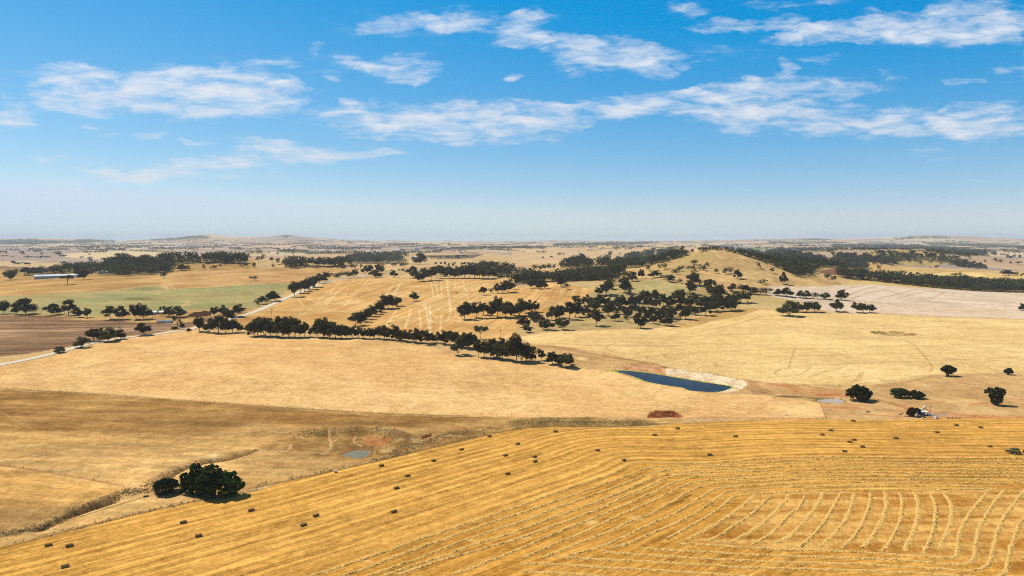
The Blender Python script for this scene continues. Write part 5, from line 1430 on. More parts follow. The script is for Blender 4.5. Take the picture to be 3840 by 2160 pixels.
# clusters: name in words, region, list of (x, y, height[, width[, style]]) in strip pixels
CL = [
    ('between green paddock and ploughed soil', 'A', [(40, 850, 120), (165, 855, 95), (258, 855, 150, 180), (545, 860, 105, 140), (690, 865, 145, 110), (735, 870, 70), (790, 885, 95, 85), (880, 888, 90, 85)]),
    ('beside the silage heap', 'A', [(1110, 905, 125, 130), (1225, 905, 125, 120), (1370, 910, 150, 130), (1450, 905, 135, 130), (1540, 880, 50), (1625, 870, 95, 80, 'sparse'), (1700, 880, 95, 105), (1805, 885, 105, 140)]),
    ('by the dark mound near the road bend', 'A', [(2160, 880, 95, 85), (2250, 870, 100), (2370, 880, 115, 140), (2440, 840, 65), (2290, 925, 120, 120)]),
    ('in the dense clump inside the road bend', 'A', [(2010, 1030, 140, 110), (2110, 1040, 135, 120), (2200, 1045, 165, 140), (2270, 1045, 140, 120), (2340, 1040, 125), (2415, 1040, 95, 90)]),
    ('standing alone beside the ploughed soil', 'A', [(1450, 1065, 118, 155), (1785, 1005, 130, 100, 'sparse')]),
    ('along the roadside at the far left', 'A', [(600, 1242, 58, 100), (820, 1190, 100, 130), (885, 1165, 55), (945, 1125, 115, 130), (1000, 1100, 100, 110), (1085, 1130, 130, 170), (1165, 1110, 85), (1215, 1105, 90, 90)]),
    ('near the long white shed', 'A', [(110, 510, 95, 105), (160, 468, 65), (60, 462, 45), (250, 465, 75), (300, 465, 75), (350, 465, 78), (405, 465, 70), (500, 440, 60), (545, 440, 65), (590, 435, 60), (640, 420, 60), (690, 415, 62), (740, 405, 55), (845, 508, 95, 95), (795, 482, 75, 80), (905, 468, 75), (680, 556, 90, 110, 'umbrella')]),
    ('on the ridge behind the ochre paddock', 'A', [(1630, 492, 60, 70), (1200, 472, 50), (1270, 472, 60), (1830, 415, 60, 85), (1890, 416, 50), (1690, 335, 60), (1750, 335, 60), (1810, 338, 50), (1890, 342, 60), (2000, 332, 60), (2050, 332, 70), (2110, 328, 60), (2200, 332, 80), (2260, 332, 90), (2330, 332, 80), (2400, 336, 90), (2460, 336, 80), (2055, 392, 40), (2160, 402, 45, 75), (2215, 387, 32), (2420, 372, 42), (2470, 387, 50), (2550, 387, 55), (2556, 515, 45, 65)]),
    ('on the crest behind the wheat paddock', 'B', [(10, 330, 50), (65, 320, 60), (160, 335, 50), (215, 350, 55), (170, 385, 35), (290, 360, 50), (330, 385, 75), (380, 390, 80), (440, 385, 80), (480, 370, 60), (530, 355, 45), (590, 355, 42), (640, 370, 85), (700, 370, 60), (740, 376, 85), (790, 376, 70), (840, 382, 85), (870, 396, 60), (920, 362, 70), (955, 406, 50), (1000, 406, 45), (1050, 396, 42), (1100, 452, 85), (1150, 442, 80), (1205, 487, 70, 115), (1240, 442, 85, 95), (1272, 422, 60), (1385, 487, 72, 78), (1470, 427, 30, 58), (1390, 377, 50), (1450, 377, 50), (1495, 381, 50, 62), (1650, 356, 110, 115), (1590, 332, 60), (1695, 346, 52), (1865, 361, 26, 30), (1905, 361, 30, 32), (1945, 371, 36), (1990, 376, 42), (2070, 371, 36), (2100, 371, 36), (2140, 376, 42), (1800, 361, 30, 34)]),
    ('in the row along the gravel road', 'B', [(385, 678, 140, 105), (450, 642, 110, 100), (490, 626, 100), (540, 606, 115, 105), (590, 582, 100), (640, 546, 95), (690, 531, 95), (740, 511, 75), (800, 501, 62), (850, 491, 62), (900, 496, 72), (940, 491, 62), (985, 481, 75, 95), (10, 772, 62), (60, 752, 75), (105, 747, 65), (150, 727, 95, 90), (195, 722, 95, 100)]),
    ('in the slanting strip across the wheat stubble', 'B', [(1000, 976, 130, 125), (1050, 962, 112), (1090, 932, 105), (1130, 906, 105), (1165, 876, 100), (1210, 852, 98), (1250, 832, 95), (1285, 801, 130, 115), (1335, 796, 125, 105), (1380, 791, 92), (1425, 771, 85, 100), (1590, 721, 85, 85)]),
    ('at the top edge of the wheat stubble', 'B', [(1585, 492, 112, 115), (1640, 527, 82), (1680, 521, 110), (1700, 472, 82), (1760, 512, 120, 115), (1820, 492, 110), (1850, 470, 100), (1900, 491, 100), (1950, 492, 110), (1990, 492, 92), (2040, 492, 110), (2100, 492, 120), (2150, 492, 110), (2200, 492, 120), (2250, 492, 110), (2290, 501, 120), (2340, 492, 110), (2400, 490, 90), (2285, 661, 76, 72), (2430, 642, 92), (2480, 642, 102), (2535, 637, 120, 125), (2370, 641, 52, 50, 'sparse')]),
    ('in the creek tree line across the middle', 'B', [(-20, 1078, 155, 150), (20, 1072, 170), (90, 1082, 180), (150, 1077, 170), (210, 1087, 195, 130), (270, 1087, 180), (330, 1087, 190), (390, 1087, 180), (440, 1087, 160), (490, 1082, 140), (620, 1087, 170), (680, 1092, 185, 140), (740, 1097, 160), (800, 1097, 150), (860, 1102, 130), (910, 1097, 120), (970, 1092, 112), (1030, 1092, 102), (1080, 1102, 102), (1140, 1102, 102), (1190, 1097, 92), (1240, 1102, 120), (1290, 1107, 130, 115), (1340, 1112, 112), (1400, 1117, 140), (1450, 1122, 102), (1500, 1132, 112), (1550, 1132, 112), (1600, 1147, 145, 85), (1650, 1142, 112), (1710, 1157, 130), (1760, 1142, 92), (1830, 1142, 102), (1890, 1157, 132), (1950, 1167, 132), (2000, 1182, 140), (2090, 1192, 140), (2140, 1202, 150), (2190, 1192, 130), (2035, 1262, 180, 150)]),
    ('at the lower end of the creek tree line', 'B', [(2255, 1107, 125, 145, 'umbrella'), (2240, 1287, 160, 95), (2300, 1292, 150), (2360, 1292, 150), (2420, 1302, 150), (2480, 1312, 150), (2545, 1324, 190, 120), (2390, 1222, 120), (2480, 1212, 112)]),
    ('in the creek clump next to the dam', 'C', [(45, 1332, 260, 140), (95, 1330, 180), (140, 1330, 170), (180, 1326, 120), (240, 1322, 112, 110, 'sparse'), (295, 1317, 92), (405, 1357, 115, 120), (485, 1382, 112), (545, 1387, 130, 155), (605, 1392, 40, 60)]),
    ('in the clump beside the wheat stubble', 'B', [(2095, 907, 160, 135), (2220, 892, 150, 125), (2360, 892, 150, 105), (2290, 862, 112), (2430, 882, 190, 125), (2510, 892, 140), (2565, 884, 145)]),
    ('on the slope left of the woodland', 'C', [(25, 867, 100), (78, 872, 165, 135), (130, 842, 112), (180, 832, 112), (228, 832, 100, 92), (60, 932, 62), (120, 987, 112, 125), (150, 1037, 76, 92), (200, 912, 92), (235, 932, 100), (275, 962, 100, 115), (310, 1012, 92), (365, 1012, 100, 115), (400, 912, 130, 105), (440, 902, 112), (480, 892, 120), (462, 982, 80), (512, 1012, 112, 115), (580, 907, 165, 115), (640, 882, 140), (692, 887, 92), (650, 742, 70, 105), (740, 872, 100)]),
    ('in the open woodland below the knoll', 'C', [(845, 972, 150, 150), (970, 872, 120), (880, 770, 105, 115), (760, 772, 105, 115), (820, 830, 110), (930, 782, 110), (1040, 922, 72, 85), (1170, 882, 92), (1160, 932, 62), (1295, 997, 112, 118), (1310, 882, 102), (1400, 882, 92), (1485, 932, 120), (1565, 972, 112, 125), (1600, 902, 112), (1665, 952, 72), (1745, 907, 115, 112), (1840, 862, 82), (1945, 867, 130, 105), (2070, 822, 112), (2140, 822, 120), (2205, 822, 120), (2245, 812, 102), (2300, 742, 112, 105), (2370, 737, 92), (1050, 800, 115), (1110, 790, 120, 115), (1190, 780, 110), (1250, 790, 105), (1340, 722, 100), (1430, 717, 100, 115), (1290, 745, 110), (1370, 790, 110), (1450, 800, 105), (1520, 770, 110), (1590, 790, 112), (1660, 780, 110, 110), (1720, 770, 100), (1780, 790, 112), (1830, 780, 110), (1890, 800, 112), (1950, 790, 112), (2010, 780, 110), (2070, 750, 100), (1230, 850, 100), (1080, 850, 95), (1360, 920, 90), (1420, 950, 85), (1540, 870, 95), (1680, 850, 100), (1790, 850, 90), (2000, 830, 100), (1000, 830, 100), (1640, 720, 100, 110), (1700, 700, 90), (2180, 750, 100), (2240, 740, 100), (1130, 860, 80), (1270, 910, 70, 75)]),
    ('on the shoulder of the hill', 'C', [(950, 662, 130, 115), (985, 602, 102), (870, 662, 72), (1140, 642, 130, 115), (1130, 592, 112), (1185, 662, 72), (1210, 522, 92, 95), (1150, 502, 72), (1250, 527, 42), (1300, 492, 82, 65), (1060, 522, 62), (1020, 560, 70), (1430, 487, 70, 125), (1510, 502, 52), (1560, 522, 62), (1600, 532, 72), (1680, 542, 42, 60), (1640, 457, 56, 85), (1800, 652, 112, 95), (1825, 562, 125, 115), (1790, 602, 82), (1900, 572, 72), (1960, 592, 82), (2010, 602, 92), (1990, 652, 92), (2050, 692, 120, 135), (2100, 642, 82), (1795, 690, 60, 70)]),
    ('on the bare face of the hill', 'C', [(1540, 402, 60, 65), (1375, 422, 62), (1480, 392, 42), (1580, 332, 52), (1690, 422, 52, 65), (1835, 362, 56, 70), (1790, 417, 52, 65), (1830, 427, 50), (1890, 412, 56), (1940, 417, 52, 60), (1960, 392, 56), (2060, 442, 52), (2140, 452, 62), (2195, 442, 66), (2270, 497, 86, 80), (2520, 552, 52, 75), (2480, 392, 56)]),
    ('on the summit ridge of the hill', 'C', [(1900, 227, 42, 60), (1945, 222, 36, 50), (1810, 232, 26), (2150, 215, 42, 50), (2200, 225, 40, 55), (2250, 240, 42, 55), (2300, 250, 42), (2340, 262, 50, 60), (2400, 270, 55), (2450, 285, 60, 65), (2500, 300, 62), (2550, 320, 65)]),
    ('in the row right of the woodland', 'C', [(2210, 622, 72, 90), (2290, 622, 62, 80), (2350, 642, 76, 90), (2430, 652, 66, 80), (2490, 652, 66, 75), (2550, 657, 62, 75)]),
    ('on the lilac stubble edge at the right', 'D', [(25, 642, 42, 60), (100, 667, 62, 80), (190, 677, 86, 115), (330, 690, 70, 85), (385, 692, 72, 90), (470, 697, 66, 70), (570, 702, 60, 105), (740, 712, 96, 105), (205, 872, 140, 195), (300, 832, 92), (390, 832, 96), (465, 832, 96, 105), (690, 827, 112, 118), (895, 837, 96, 112), (960, 837, 82), (1022, 837, 76, 84), (2565, 817, 66, 80), (155, 552, 112, 75), (40, 442, 52), (610, 497, 52, 62), (650, 532, 56, 60), (585, 492, 42)]),
    ('scattered on the pale paddocks at the far right', 'D', [(1115, 402, 42, 50), (1695, 397, 32, 44), (1245, 462, 42, 65), (1285, 462, 36, 44), (1350, 467, 46, 64), (1425, 462, 36, 40), (1505, 462, 30, 55), (1875, 472, 32, 65), (1925, 472, 42, 24), (2420, 467, 56, 135), (2510, 472, 42), (2560, 477, 36), (1535, 347, 26, 32), (2030, 302, 32), (2190, 327, 20, 34), (2290, 322, 30, 50), (2365, 337, 28, 46), (2435, 342, 22, 36), (2525, 352, 28, 60), (2265, 257, 26, 40), (2400, 292, 42), (2440, 292, 32), (2480, 292, 36), (2530, 292, 36)]),
    ('behind the hill near the straw paddock', 'C', [(20, 452, 62), (70, 452, 62), (120, 442, 66), (170, 432, 42), (240, 422, 62), (280, 417, 52), (330, 422, 62), (360, 417, 66), (410, 402, 46), (945, 302, 52, 85), (985, 267, 52, 45), (690, 332, 82, 110), (620, 340, 60), (180, 592, 82), (230, 592, 92), (275, 602, 86), (322, 597, 82), (490, 572, 92), (540, 607, 62, 72), (50, 552, 92), (110, 547, 92), (20, 602, 72), (400, 285, 22, 36), (318, 298, 22, 26), (500, 262, 26, 60), (785, 190, 14, 16)]),
]
# small stands and single trees on the far plain: (region, x, y, height, width)
FAR = [('A', x, y, h, w_) for x, y, h, w_ in [(30, 245, 22, 60), (225, 255, 28, 42), (340, 235, 28, 26), (390, 225, 20, 60), (425, 258, 18, 18), (560, 258, 30, 42), (600, 262, 26, 28), (615, 280, 20, 30), (650, 278, 18, 35), (40, 275, 12, 70), (120, 282, 8, 50), (280, 285, 14, 60), (350, 285, 14, 40), (400, 288, 14, 30), (440, 288, 16, 50), (490, 286, 14, 35), (140, 350, 22, 40), (175, 352, 18, 26), (205, 352, 20, 30), (287, 362, 28, 45), (830, 288, 12, 45), (905, 288, 12, 30), (898, 258, 14, 18), (915, 325, 30, 36), (1045, 310, 16, 28), (1115, 300, 20, 16), (1135, 296, 10, 26), (1260, 305, 14, 70), (2240, 240, 18, 22), (2280, 240, 14, 22), (2330, 243, 20, 28), (2440, 248, 12, 60), (2530, 248, 14, 50), (290, 222, 8, 40), (150, 215, 8, 24), (30, 215, 8, 36), (130, 178, 10, 14), (222, 178, 8, 16), (850, 150, 8, 16), (640, 340, 12, 16), (700, 345, 6, 20), (780, 340, 6, 40), (1230, 168, 14, 12), (1540, 175, 10, 12), (980, 190, 14, 30), (890, 195, 8, 8), (2050, 195, 20, 14), (1100, 210, 6, 30), (1975, 235, 6, 8), (1650, 140, 6, 8)]]
FAR += [('b', x, y, h, w_) for x, y, h, w_ in [(235, 105, 10, 30), (285, 108, 14, 40), (330, 106, 10, 10), (900, 115, 12, 12), (745, 130, 10, 18), (885, 140, 12, 30), (820, 145, 8, 14), (1300, 102, 8, 14), (1330, 104, 6, 8), (1360, 104, 8, 10), (1410, 104, 6, 30), (1440, 106, 6, 14), (1980, 82, 6, 14), (1790, 115, 10, 40), (90, 135, 10, 40), (145, 135, 8, 36), (215, 200, 20, 26), (130, 185, 10, 12), (375, 198, 14, 20), (2060, 172, 14, 36), (2000, 168, 12, 24), (2550, 180, 10, 10), (2365, 158, 8, 20), (1740, 68, 5, 10), (515, 66, 5, 12)]]
FAR += [('c', x, y, h, w_) for x, y, h, w_ in [(790, 145, 14, 14), (675, 178, 10, 12), (445, 118, 8, 10), (1330, 125, 8, 20), (1380, 128, 8, 20), (1845, 138, 14, 10), (1800, 118, 8, 20), (2310, 118, 14, 14), (2460, 110, 12, 24), (2260, 120, 10, 20), (2470, 140, 14, 32), (100, 175, 8, 14), (125, 175, 6, 20), (285, 130, 20, 30), (1815, 170, 20, 28), (1085, 198, 14, 18), (545, 128, 4, 8), (600, 127, 4, 8), (650, 126, 5, 14), (700, 123, 5, 14), (770, 120, 5, 12), (830, 118, 5, 10), (900, 115, 5, 14), (960, 113, 5, 16), (1050, 113, 5, 14), (1130, 116, 5, 20), (1190, 118, 5, 10), (1270, 128, 6, 16), (1480, 127, 4, 40), (1560, 128, 4, 20), (2100, 112, 6, 12)]]
FAR += [('e', x, y, h, w_) for x, y, h, w_ in [(880, 198, 16, 22), (360, 115, 14, 10), (395, 108, 10, 14), (525, 120, 14, 14), (560, 115, 10, 20), (500, 92, 6, 14), (225, 120, 10, 12), (215, 150, 18, 40), (250, 140, 14, 14), (1040, 190, 14, 26), (925, 185, 5, 8), (2120, 100, 8, 14), (2265, 205, 24, 40), (2360, 210, 18, 24), (2410, 214, 14, 40), (2010, 178, 16, 20), (1355, 150, 18, 24), (150, 138, 8, 10), (60, 90, 6, 14), (175, 85, 5, 20), (560, 60, 4, 40), (450, 55, 4, 60), (1000, 100, 6, 30), (930, 95, 10, 40)]]

STYLES = ['round', 'round', 'spread', 'spread', 'tall', 'multi', 'multi', 'round']
cand = []
for ci_, (place, reg, lst) in enumerate(CL):
    for it in lst:
        x, y, h = it[:3]
        w_ = it[3] if len(it) > 3 else h * rng.uniform(.78, 1.0)
        st = it[4] if len(it) > 4 else None
        x0, y0, s = REG[reg]
        cand.append([x0 + x / s, y0 + y / s, h / s, w_ / s, ci_, st])
listed = len(cand)
for reg, poly, n, h in FILL:
    px = PX(reg, poly)
    s = REG[reg][2]
    got, tries = [], 0
    lo_, hi_ = px.min(0), px.max(0)
    dmin = 0.22 * h / s
    n = int(n * 1.5)
    while len(got) < n and tries < n * 40:
        tries += 1
        q = rng.uniform(lo_, hi_)
        ins = False
        j = len(px) - 1
        for i in range(len(px)):
            if (px[i, 1] > q[1]) != (px[j, 1] > q[1]) and q[0] < (px[j, 0] - px[i, 0]) * (q[1] - px[i, 1]) / (px[j, 1] - px[i, 1]) + px[i, 0]:
                ins = not ins
            j = i
        if not ins or any(abs(q[0] - g[0]) < dmin and abs(q[1] - g[1]) < dmin * .35 for g in got):
            continue
        got.append(q)
    for q in got:
        hh = max(h / s * rng.uniform(.85, 1.25), 2.4)
        cand.append([q[0], q[1], hh, hh * rng.uniform(.85, 1.25), -1, None])
for reg, x, y, h, w_ in FAR:
    x0, y0, s = REG[reg]
    k = max(1, int(w_ / h / 1.3))
    for j in range(k):
        cand.append([x0 + (x + (j - (k - 1) / 2) * w_ / k) / s, y0 + y / s, h / s * rng.uniform(.85, 1.1) * 1.25, w_ / k / s * 1.35, -1, None])
for _ in range(520):                       # loose dots on the far plain
    q = (rng.uniform(-30, 3870), 903 + 38 * rng.uniform(0, 1) ** 1.3)
    hh = max(2.2, (q[1] - 892) * .15 * rng.uniform(.5, 1.2))
    k = int(rng.choice([1, 1, 3, 8, 16, 26]))
    sl_ = rng.uniform(-.06, .06) * hh
    for j in range(k):
        cand.append([q[0] + j * hh * 1.1, q[1] + rng.uniform(-.3, .3) + sl_ * j, hh * rng.uniform(.6, 1.2), hh * 1.3, -1, None])
base = hit([c[:2] for c in cand])
base[:, 2] = surf_z(base[:, 0], base[:, 1])
depth = base[:, 1] * cp + (H - base[:, 2]) * sp
size = [(c[2] * c[3] if c[4] >= 0 else 0) for c in cand]
order = np.argsort(size)[::-1]
single = set(order[:292].tolist())
names_of = {}
for i in single:
    names_of.setdefault(cand[i][4], []).append(i)
rest_V, rest_F = [], []
for ci_, idxs in names_of.items():
    place = CL[ci_][0]
    idxs.sort(key=lambda i: cand[i][0])
    hs = sorted(cand[i][2] for i in idxs)
    for k, i in enumerate(idxs):
        c = cand[i]
        h = c[2] * depth[i] / F
        wd = c[3] * depth[i] / F
        st = c[5] or ('multi' if wd > 1.2 * h else STYLES[int(rng.integers(len(STYLES)))])
        ms = GUMS[st][int(rng.integers(len(GUMS[st])))]
        rank = hs.index(c[2]) / max(1, len(hs) - 1)
        if len(idxs) > 1:
            lab = f'{adj(h, wd, st, rank)} gum tree {place}, {nth(k + 1)} from the left'
        else:
            lab = f'{adj(h, wd, st, rank)} gum tree {place}'
        plant('gum_tree', ms, base[i] - np.array([0, 0, .15]), h * 1.1, wd * 1.1, rng.uniform(0, 6.28), lab, 'tree', 'gum trees ' + place)
# everything smaller: one mass of far trees
loc = np.random.default_rng(5)
allq = []
for i, c in enumerate(cand):
    if i in single:
        continue
    h, wd = c[2] * depth[i] / F * 1.2, c[3] * depth[i] / F * 1.3
    if h > 60:
        h, wd = 30.0, wd * 30 / h
    npx = c[2] * c[3] / 14.2
    n = int(np.clip(npx * 3.6, 20, 150))
    k = int(np.clip(npx / 5, 3, 7))
    for j in range(k):
        cc = np.array([loc.uniform(-.3, .3) * wd, loc.uniform(-.3, .3) * wd, h * loc.uniform(.34, .78)])
        allq.append(leaf_quads(base[i] + cc, np.array([wd * .3, wd * .3, h * .26]), max(6, n // k), max(.4, math.sqrt(2.0 * h * wd * .6 / n)), loc))
M_FAR = foliage('far_leaves', (0.022, 0.026, 0.012), (0.10, 0.098, 0.042), .3)
far = link('distant_woodland', quad_mesh('distant_woodland', np.vstack(allq), M_FAR))
far['kind'] = 'stuff'
far['label'] = 'far-off dark trees and woods dotted over the plains and ridges'

# other trees and bushes
PINES = [lobed(71, [(0, 0, .72, .24), (-.12, .05, .45, .26), (.14, 0, .40, .26), (0, -.1, .22, .22)], M_PINE, .022), lobed(72, [(0, 0, .70, .27), (.2, .05, .5, .25), (-.2, 0, .48, .25), (.05, -.12, .28, .26)], M_PINE, .02),
         lobed(73, [(0, 0, .68, .28), (.2, 0, .45, .28), (-.2, .05, .42, .26), (0, -.15, .25, .26)], M_PINE, .022), lobed(74, [(-.05, 0, .76, .2), (.05, 0, .5, .24), (-.08, .05, .3, .24)], M_PINE, .024)]
ROUND = [lobed(81, [(0, 0, .6, .36), (.3, .05, .42, .32), (-.3, 0, .45, .32), (0, -.25, .35, .3)], M_BUSH, .026), lobed(82, [(0, 0, .62, .34), (.25, 0, .5, .34), (-.22, .1, .5, .36)], M_BUSH, .028), lobed(83, [(.05, 0, .66, .3), (-.2, 0, .5, .3), (.26, 0, .42, .28), (-.05, .1, .3, .2)], M_BUSH, .028)]
for (reg, x, y, h, w_, ms, kind, lab, cat, grp) in [
    ('S', 1560, 1215, 745, 620, PINES[1], 'pine_tree', 'tallest round-topped green pine of the farm clump, standing in its middle', 'pine', 'green pines by the stone ruin'),
    ('S', 1190, 1165, 715, 400, PINES[0], 'pine_tree', 'upright green pine of the farm clump, left of the tallest one', 'pine', 'green pines by the stone ruin'),
    ('S', 1960, 1195, 545, 540, PINES[2], 'pine_tree', 'green pine at the right end of the farm clump, above the shadow', 'pine', 'green pines by the stone ruin'),
    ('S', 950, 1150, 485, 260, PINES[3], 'pine_tree', 'small narrow green pine at the left end, next to the stone ruin', 'pine', 'green pines by the stone ruin'),
    ('S', 1330, 1200, 470, 380, PINES[2], 'pine_tree', 'low bushy pine in front of the farm clump', 'pine', 'green pines by the stone ruin'),
    ('H', 1190, 124, 74, 96, lobed(84, [(0, 0, .68, .28), (.3, 0, .55, .26), (-.3, 0, .55, .2), (.1, 0, .45, .28)], M_BUSH, .03), 'round_tree', 'dark round tree with a bare foot beside the curved field track', 'tree', None),
    ('H', 1593, 115, 45, 52, ROUND[2], 'round_tree', 'small dark tree near the field track at the right edge', 'tree', None),
    ('H', 602, 284, 102, 152, ROUND[0], 'round_tree', 'largest dark round tree, beside the shallow pool', 'tree', None),
    ('H', 878, 267, 64, 106, ROUND[1], 'round_tree', 'left one of two dark round trees above the farmyard', 'tree', 'two round trees above the farmyard'),
    ('H', 978, 271, 55, 97, ROUND[0], 'round_tree', 'right one of two dark round trees above the farmyard', 'tree', 'two round trees above the farmyard'),
    ('H', 1508, 316, 122, 112, lobed(85, [(0, 0, .75, .24), (.22, 0, .72, .2), (-.28, 0, .76, .2), (0, 0, .5, .26), (.05, 0, .25, .22)], M_BUSH, .03), 'round_tree', 'tall dark tree with an uneven top on the right pasture', 'tree', None),
    ('H', 963, 391, 60, 78, lobed(86, [(-.1, 0, .6, .34), (.25, 0, .6, .3), (-.25, 0, .35, .3)], M_RUST, .03), 'bush', 'dark rusty bush beside the white farm shed', 'bush', None),
    ('A', 1834, 990, 42, 46, ROUND[1], 'bush', 'small round bush under the sparse tree at the road bend', 'bush', None),
    ('A', 1755, 1006, 26, 60, ROUND[2], 'bush', 'low spreading bush at the foot of the sparse roadside tree', 'bush', None),
    ('A', 1900, 1025, 30, 46, ROUND[0], 'bush', 'small dark bush on the verge of the gravel road', 'bush', None),
    ('A', 2502, 1062, 32, 34, ROUND[0], 'bush', 'small dark bush between the two clumps of the creek line', 'bush', None),
    ('B', 2465, 487, 25, 74, ROUND[1], 'bush', 'flat dark bush at the top edge of the wheat stubble', 'bush', None),
    ('B', 2530, 487, 25, 34, ROUND[2], 'bush', 'small round bush beside a flat one above the wheat stubble', 'bush', None)]:
    x0, y0, s = REG[reg]
    p = on_land([(x0 + x / s, y0 + y / s)])[0]
    dp = p[1] * cp + (H - p[2]) * sp
    plant(kind, ms, p - np.array([0, 0, .1]), h / s * dp / F * .98, w_ / s * dp / F, rng.uniform(-.3, .3), lab, cat, grp)
# the flat-topped cypress left of the ruin: wide dark roof over a skirt of bare branches
loc = np.random.default_rng(9)
vq = []
for j in range(130):
    a_, q_ = loc.uniform(0, 6.283), loc.uniform(0, 1) ** .5
    c = np.array([math.cos(a_) * q_ * .46, math.sin(a_) * q_ * .4, .80 - .25 * q_ ** 2 + loc.uniform(-.08, .06)])
    c[2] -= .22 * max(0, c[0]) * 1.0
    vq.append(leaf_quads(c, np.array([.11, .11, .07]), 60, .032, loc))
vq = np.vstack(vq)
sk = []
for j in range(110):
    a_, q_ = loc.uniform(0, 6.283), loc.uniform(.5, 1) ** .5
    c = np.array([math.cos(a_) * q_ * .34 - .08, math.sin(a_) * q_ * .32, loc.uniform(.04, .5)])
    sk.append(leaf_quads(c, np.array([.08, .08, .09]), 26, .024, loc))
sk = np.vstack(sk)
p = on_land(PX('S', [(500, 1135)]))[0]
dp = p[1] * cp + (H - p[2]) * sp
e = empty('cypress_tree', p)
hh, ww = 365 / 6.038 * dp / F, 560 / 6.038 * dp / F
e.scale = (ww, ww, hh)
tag(e, 'flat-topped dark cypress with dry branches below, left of the stone ruin', 'tree')
MB().tube([(0, 0, -.03), (-.03, 0, .4), (0, 0, .8)], [.05, .04, .015], 7).build('trunk', M_BARK, e)
link('crown', quad_mesh('crown', vq, M_CYP), e)
link('dry_skirt', quad_mesh('dry_skirt', sk, foliage('dry_twigs', (.03, .026, .02), (.085, .07, .05), .05)), e)
# bare trees
for (x, y, h, w_, lab) in ((1218, 1104, 140, 95, 'leafless dead tree behind the roadside gums at the left'),):
    p = on_land(PX('A', [(x, y)]))[0]
    dp = p[1] * cp
    plant('dead_tree', (bare_tree(3), None), p, h / 2.683 * dp / F, w_ / 2.683 * dp / F, 0, lab, 'dead tree', None)
for k_, (x, y, h, w_, lab) in enumerate(((155, 861, 80, 78, 'leafless tree alone in the stubble beside the gravel road'), (545, 1084, 112, 60, 'pale leafless tree in a gap of the creek tree line'))):
    p = on_land(PX('B', [(x, y)]))[0]
    dp = p[1] * cp
    plant('dead_tree', (bare_tree(5 + k_), None), p, h / 2.683 * dp / F, w_ / 2.683 * dp / F, 0, lab, 'dead tree', None)

# dry tussocks along creek and gullies
loc = np.random.default_rng(21)
tq = []
for spec, n, wid in ((('E', [(0, 1180), (150, 1150), (280, 1115), (420, 1052), (600, 985), (740, 942), (860, 905)]), 420, 4), (('E', [(980, 850), (1060, 805), (1200, 725), (1330, 690), (1500, 664), (1696, 618)]), 420, 4), (('F', [(300, 520), (600, 500), (800, 495), (950, 540), (980, 600), (900, 650)]), 420, 6), (('F', [(800, 680), (1000, 600), (1200, 540), (1400, 490), (1600, 470)]), 480, 7),
                     (('G', [(0, 440), (200, 430), (400, 432), (700, 430), (900, 440)]), 620, 7), (('F', [(0, 850), (255, 800), (567, 733), (845, 671), (1215, 581), (1555, 500)]), 170, 2.0), (('E', [(0, 1262), (402, 1156), (957, 1022), (1246, 958), (1650, 885)]), 110, 2.0), (('E', [(820, 880), (900, 890), (1000, 880)]), 200, 4)):
    p = resample(hit(dense(PX(*spec), 15)), 1.0)
    k = loc.integers(0, len(p), n)
    q = p[k] + np.c_[loc.normal(0, wid * .5, (n, 2)), np.zeros(n)]
    q[:, 2] = surf_z(q[:, 0], q[:, 1])
    for c in q:
        s = loc.uniform(.3, .75)
        tq.append(leaf_quads(c + np.array([0, 0, s * .35]), np.array([s, s, s * .5]), 8, s * .38, loc))
o = link('dry_grass', quad_mesh('dry_grass', np.vstack(tq), foliage('tussock', (.24, .17, .075), (.50, .37, .18), .3)))
o['kind'] = 'stuff'
o['label'] = 'tussocks of dry grass along the creek and fence lines'

# ------------------------------------------------------------------ fences and poles
M_POST = principled('weathered_post', (.10, .08, .06), .9, var=.3)
M_WIRE = principled('wire', (.25, .24, .22), .5, .6)
POST = MB().cyl((0, 0, .6), .075, 1.35, seg=7).mesh('post', M_POST)


def fence(spec, spacing, label):
    p = resample(hit(dense(PX(*spec), 12)), spacing)
    p[:, 2] = surf_z(p[:, 0], p[:, 1])
    if len(p) > 100:
        p = p[np.linspace(0, len(p) - 1, 100).astype(int)]
    e = empty('post_and_wire_fence', p[0])
    tag(e, label, 'fence')
    for q in p:
        link('post', POST, e, loc=q - p[0], scale=(1, 1, random.uniform(.85, 1.15)))
    mb = MB()
    for z in (.45, .8, 1.12):
        mb.tube([q - p[0] + np.array([0, 0, z]) for q in p], [.012] * len(p), 3)
    mb.build('wire', M_WIRE, e)


fence(('E', [(-30, 1272), (98, 1238), (402, 1162), (687, 1094), (957, 1027), (1246, 964), (1630, 894)], 'F', [(148, 831), (365, 780), (567, 738), (845, 676), (1215, 586), (1410, 546), (1555, 507), (1696, 481)], 'G', [(200, 458), (420, 462)]), 8.0, 'post and wire fence along the upper edge of the hay paddock')
fence(('E', [(-30, 203), (375, 225), (705, 245), (1040, 270), (1568, 310)], 'F', [(237, 335), (422, 350), (800, 370), (1185, 384), (1381, 388), (1576, 389)], 'G', [(210, 398), (805, 404)]), 9.0, 'post and wire fence between the pale paddock and the brown pasture')
fence(('E', [(-30, 712), (145, 735), (290, 760), (500, 790), (670, 825), (815, 850)]), 8.0, 'post and wire fence running to the pines from the left edge')
fence(('G', [(955, 345), (1130, 358), (1397, 362), (1560, 372), (1680, 386)], 'H', [(30, 386), (175, 388), (260, 396), (378, 398)]), 10.0, 'post and wire fence above the scoured red bank')
fence(('G', [(1140, 411), (1285, 413), (1510, 413), (1690, 410)], 'H', [(200, 409), (450, 412), (715, 412), (895, 407), (1270, 398), (1455, 392), (1740, 388)]), 11.0, 'post and wire fence above the level baled stubble')
